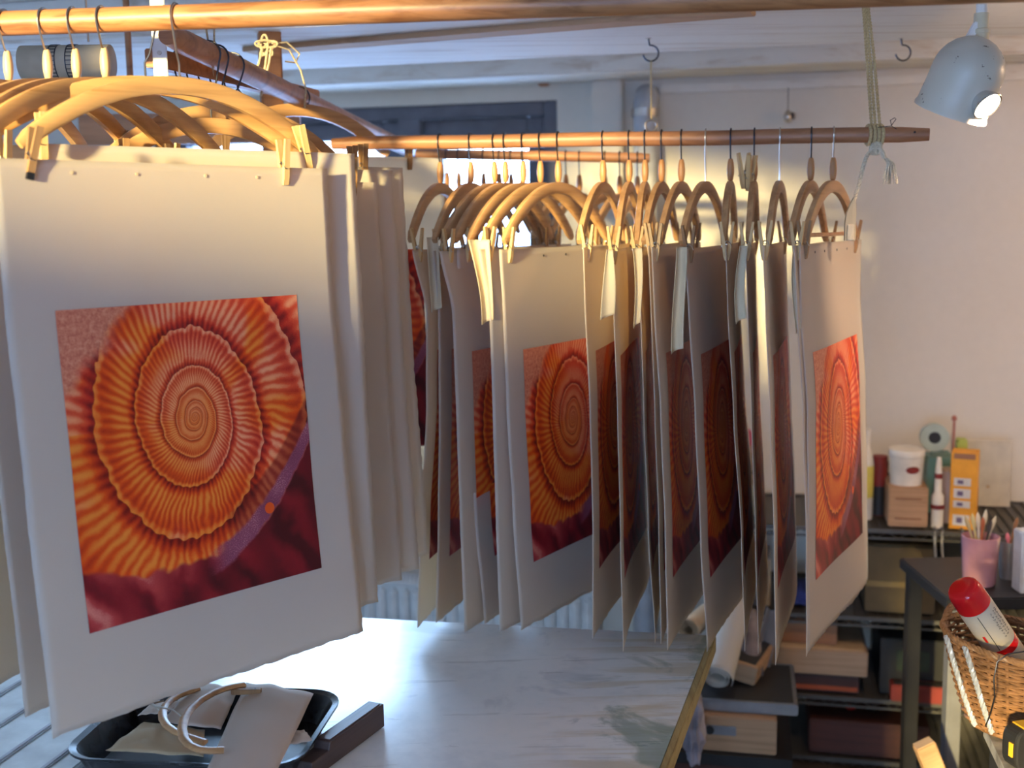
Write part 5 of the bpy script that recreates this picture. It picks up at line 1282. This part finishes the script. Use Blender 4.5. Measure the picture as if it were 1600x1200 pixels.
for (px, py, c) in BR + [(1574, 832, 'pink'), (1590, 808, 'brown')]:
    L2 = pl1 if px < 1562 else pl2; rr_ = r1 if px < 1562 else r2; tpp = at(px, py, L2.y + rnd.uniform(-0.02, 0.02)); bt = L2 + Vector(((L2.x - tpp.x) * 0.4, rnd.uniform(-0.01, 0.01), 0.012))
    o = empty('paint_brush', bt); tag(o, '%s brush standing in the %s pot' % (c, 'pink' if px < 1562 else 'grey metal'), 'brush', 'brushes in the pots')
    v_ = tpp - bt; MB().tube([(0, 0, 0), v_ * 0.5, v_ * 0.78], 0.0032, 7).build('brush_handle', mm('brush_' + c.replace(' ', '_'), cols[c]), o, True)
    MB().tube([v_ * 0.78, v_ * 0.86, v_ * 0.93, v_], 0.004, 7, radii=[0.0038, 0.0055, 0.005, 0.001]).build('bristles', mm('brush_' + c.replace(' ', '_'), cols[c]), o, True)
a = at(1591, 828, 2.66); b = at(1625, 828, 2.66)
o = MB().box((0, 0, (a.z - zP) / 2), (b.x - a.x, 0.05, a.z - zP), None, 0.003).build('white_carton', mm('bluish_white_card', (0.55, 0.60, 0.68), rough=0.6), loc=((a.x + b.x) / 2, 2.66, zP)); tag(o, 'tall bluish white carton cut by the right picture edge', 'carton')
MB().box((0, -0.0255, (a.z - zP) * 0.6), ((b.x - a.x) * 0.6, 0.001, 0.03)).build('label_patch', m_lab, o)

# ================================================================== THINGS ON THE NEAR END OF THE TABLE
def tz_(px, py, z=0.0): return onz(px, py, ZT + z)
tc_ = tz_(330, 1165); 
p_a, p_b = tz_(150, 1150), tz_(520, 1150)
root = empty('black_tray', (tc_.x + 0.005, tc_.y - 0.02, ZT + 0.001)); root.rotation_euler.z = -0.12; tag(root, 'black rounded tray at the near table edge heaped with offcuts', 'tray')
TW, TD = 0.37, 0.28
def rrect(w, d, r, n=6):
    o_ = []
    for cx, cy, a0 in ((w / 2 - r, d / 2 - r, 0), (-w / 2 + r, d / 2 - r, 90), (-w / 2 + r, -d / 2 + r, 180), (w / 2 - r, -d / 2 + r, 270)):
        for k in range(n + 1): a = R(a0 + 90 * k / n); o_.append((cx + r * math.cos(a), cy + r * math.sin(a)))
    return o_
rings = [(TW - 0.05, TD - 0.05, 0.04, 0.0), (TW - 0.008, TD - 0.008, 0.055, 0.040), (TW + 0.008, TD + 0.008, 0.06, 0.045), (TW + 0.008, TD + 0.008, 0.06, 0.049), (TW - 0.012, TD - 0.012, 0.053, 0.046), (TW - 0.056, TD - 0.056, 0.038, 0.004)]
vs = []; fs = []
for w_, d_, r_, z_2 in rings: vs += [Vector((x, y, z_2)) for x, y in rrect(w_, d_, r_)]
n = 28
for j in range(len(rings) - 1): fs += [(j * n + i, j * n + (i + 1) % n, (j + 1) * n + (i + 1) % n, (j + 1) * n + i) for i in range(n)]
fs += [tuple(range(n))[::-1], tuple((len(rings) - 1) * n + i for i in range(n))]
M['traymat'] = plain('black_scratched_plastic', (0.025, 0.027, 0.032), 0.25, 0, 0.4, 30); MB().add(vs, fs).build('tray_body', M['traymat'], root, True)
def curlsheet(name, lab, cat, corners, z0, mt, lift=(0, 0, 0, 0), bul=0.01, seed=1):
    """corners: 4 photo points (near-left, near-right, far-right, far-left) on the table plane + heights"""
    c = [tz_(x, y, z0) + UZ * l for (x, y), l in zip(corners, lift)]; ctr = sum(c, Vector()) / 4; nx = 14; vs = []
    for j in range(nx + 1):
        for i in range(nx + 1):
            u, v = i / nx, j / nx; p = (c[0] * (1 - u) + c[1] * u) * (1 - v) + (c[3] * (1 - u) + c[2] * u) * v
            p = p + UZ * (bul * math.sin(PI * u) * math.sin(PI * v * 0.9 + 0.1) + 0.004 * noise.noise(Vector((u * 4, v * 4, seed)))); vs.append(p - ctr)
    fs = [(j * (nx + 1) + i, j * (nx + 1) + i + 1, (j + 1) * (nx + 1) + i + 1, (j + 1) * (nx + 1) + i) for j in range(nx) for i in range(nx)]
    o = MB().add(vs, fs).build(name, mt, loc=ctr, smooth=True); so = o.modifiers.new('t', 'SOLIDIFY'); so.thickness = 0.0009; tag(o, lab, cat, 'paper offcuts in the tray'); return o
m_off = paper_mat('offcut_paper', (0.62, 0.52, 0.44), 0.05)
m_off2 = paper_mat('offcut_tan', (0.50, 0.38, 0.24), 0.05)
curlsheet('paper_offcut', 'largest pale paper offcut hanging over the near edge of the tray', 'paper', [(318, 1215), (428, 1215), (490, 1088), (385, 1072)], 0.062, m_off, (0, 0, 0.004, 0.006), 0.012, 1)
curlsheet('paper_offcut', 'tan paper offcut lying flat at the left in the tray', 'paper', [(165, 1172), (318, 1182), (320, 1140), (225, 1128)], 0.052, m_off2, (0, 0, 0, 0), 0.006, 2)
curlsheet('paper_offcut', 'whitish offcut at the back of the tray under the hanger', 'paper', [(255, 1130), (345, 1140), (372, 1085), (300, 1062)], 0.058, m_off, (0, 0, 0.006, 0.0), 0.008, 3)
curlsheet('paper_offcut', 'small offcut poking out right of the largest one', 'paper', [(430, 1170), (488, 1156), (475, 1140), (440, 1146)], 0.055, m_off, (0, 0, 0.0, 0.0), 0.004, 4)
curlsheet('paper_offcut', 'pale offcut on the left rim of the tray', 'paper', [(215, 1118), (262, 1112), (285, 1096), (240, 1096)], 0.060, m_off, (0, 0, 0.0, 0.0), 0.004, 5)
def lying_bow(pts, z, r, lab):
    P = [tz_(x, y, z) + UZ * dz for x, y, dz in pts]; c = P[len(P) // 2]; o = empty('discarded_hanger', c); tag(o, lab, 'hanger', 'discarded hangers in the tray')
    Q = []
    for i in range(len(P) - 1):
        for k in range(6): Q.append((P[i].lerp(P[i + 1], k / 6)))
    Q.append(P[-1]); Q = [Q[0]] + [(Q[max(0, i - 3)] + Q[i] * 2 + Q[min(len(Q) - 1, i + 3)]) / 4 for i in range(1, len(Q) - 1)] + [Q[-1]]
    MB().tube([q - c for q in Q], r, 8, flat=0.6).build('bow', M['beech2'], o, True)
    a = Q[len(Q) // 2] - c; MB().tube([a, a + Vector((-0.02, 0.01, 0.01)), a + Vector((-0.05, 0.02, 0.012)), a + Vector((-0.06, 0.035, 0.01)), a + Vector((-0.045, 0.045, 0.01))], 0.0016, 6).build('wire_hook', M['steel'], o, True); return o
lying_bow([(382, 1070, 0.0), (352, 1078, 0.004), (312, 1098, 0.006), (285, 1128, 0.006), (284, 1160, 0.004), (310, 1176, 0.002), (350, 1172, 0.0)], 0.078, 0.0075, 'arched wooden hanger piece lying on top of the offcuts in the tray')
lying_bow([(310, 1076, 0.0), (278, 1088, 0.002), (256, 1104, 0.002), (252, 1126, 0.002), (270, 1144, 0.0), (320, 1160, 0.0)], 0.070, 0.0070, 'smaller hanger piece under the arched one in the tray')
pk_ = tz_(385, 1080, 0.075); o = MB().box((0, 0, 0), (0.05, 0.010, 0.009), None, 0.001).build('wooden_peg', M['pin_old'], loc=pk_); tag(o, 'short wooden peg at the far end of the arched hanger piece', 'peg')
MB().lathe([(0.0015, -0.0052), (0.0015, 0.0052)], (0.015, 0, 0), 8).build('peg_hole', M['darkwire'], o)
# dark wooden bar with a notched end
ba, bb2 = tz_(505, 1196), tz_(572, 1146)
d_ = (bb2 - ba); dl_ = Vector((d_.x, d_.y, 0)).normalized(); hbar = (at(490, 1172, ba.y).z - at(490, 1208, ba.y).z)
root = empty('dark_wooden_bar', ba + dl_ * 0.06 + UZ * 0.001); root.rotation_euler.z = math.atan2(dl_.y, dl_.x); tag(root, 'dark wooden printmaking bar with a stepped end at the near table edge', 'bar')
m_bar = wood('dark_worn_bar', (0.085, 0.055, 0.05), (0.045, 0.03, 0.03), 0.5)
MB().prism([(-0.11, 0), (0.10, 0), (0.10, 0.040), (-0.060, 0.040), (-0.064, 0.028), (-0.11, 0.028)], 0.030, Mx2, c=(0, 0.015, 0)).build('bar_body', m_bar, root, bevel=0.0015)
MB().box((0.02, 0, 0.0405), (0.15, 0.022, 0.002), None, 0.0008).build('worn_top_face', wood('worn_top', (0.16, 0.11, 0.10), (0.10, 0.07, 0.06), 0.4), root)
# pale ribbed sheet at the table's left end
ca_ = tz_(60, 1168, 0.004); dr_ = tz_(90, 1156) - tz_(35, 1196); root = empty('ribbed_board', (ca_.x - 0.06, ca_.y + 0.0, ZT + 0.001)); root.rotation_euler.z = math.atan2(dr_.y, dr_.x); tag(root, 'white ribbed board on the table at the lower left corner', 'board')
M['ribwhite'] = plain('glossy_white_board', (0.84, 0.88, 0.86), 0.25); MB().box((0, 0, 0.006), (0.60, 0.34, 0.012), None, 0.003).build('board_panel', M['ribwhite'], root)
for k in range(4): MB().box((0, -0.128 + k * 0.085, 0.0145), (0.60, 0.010, 0.006), None, 0.002).build('rib', M['pipe'], root)
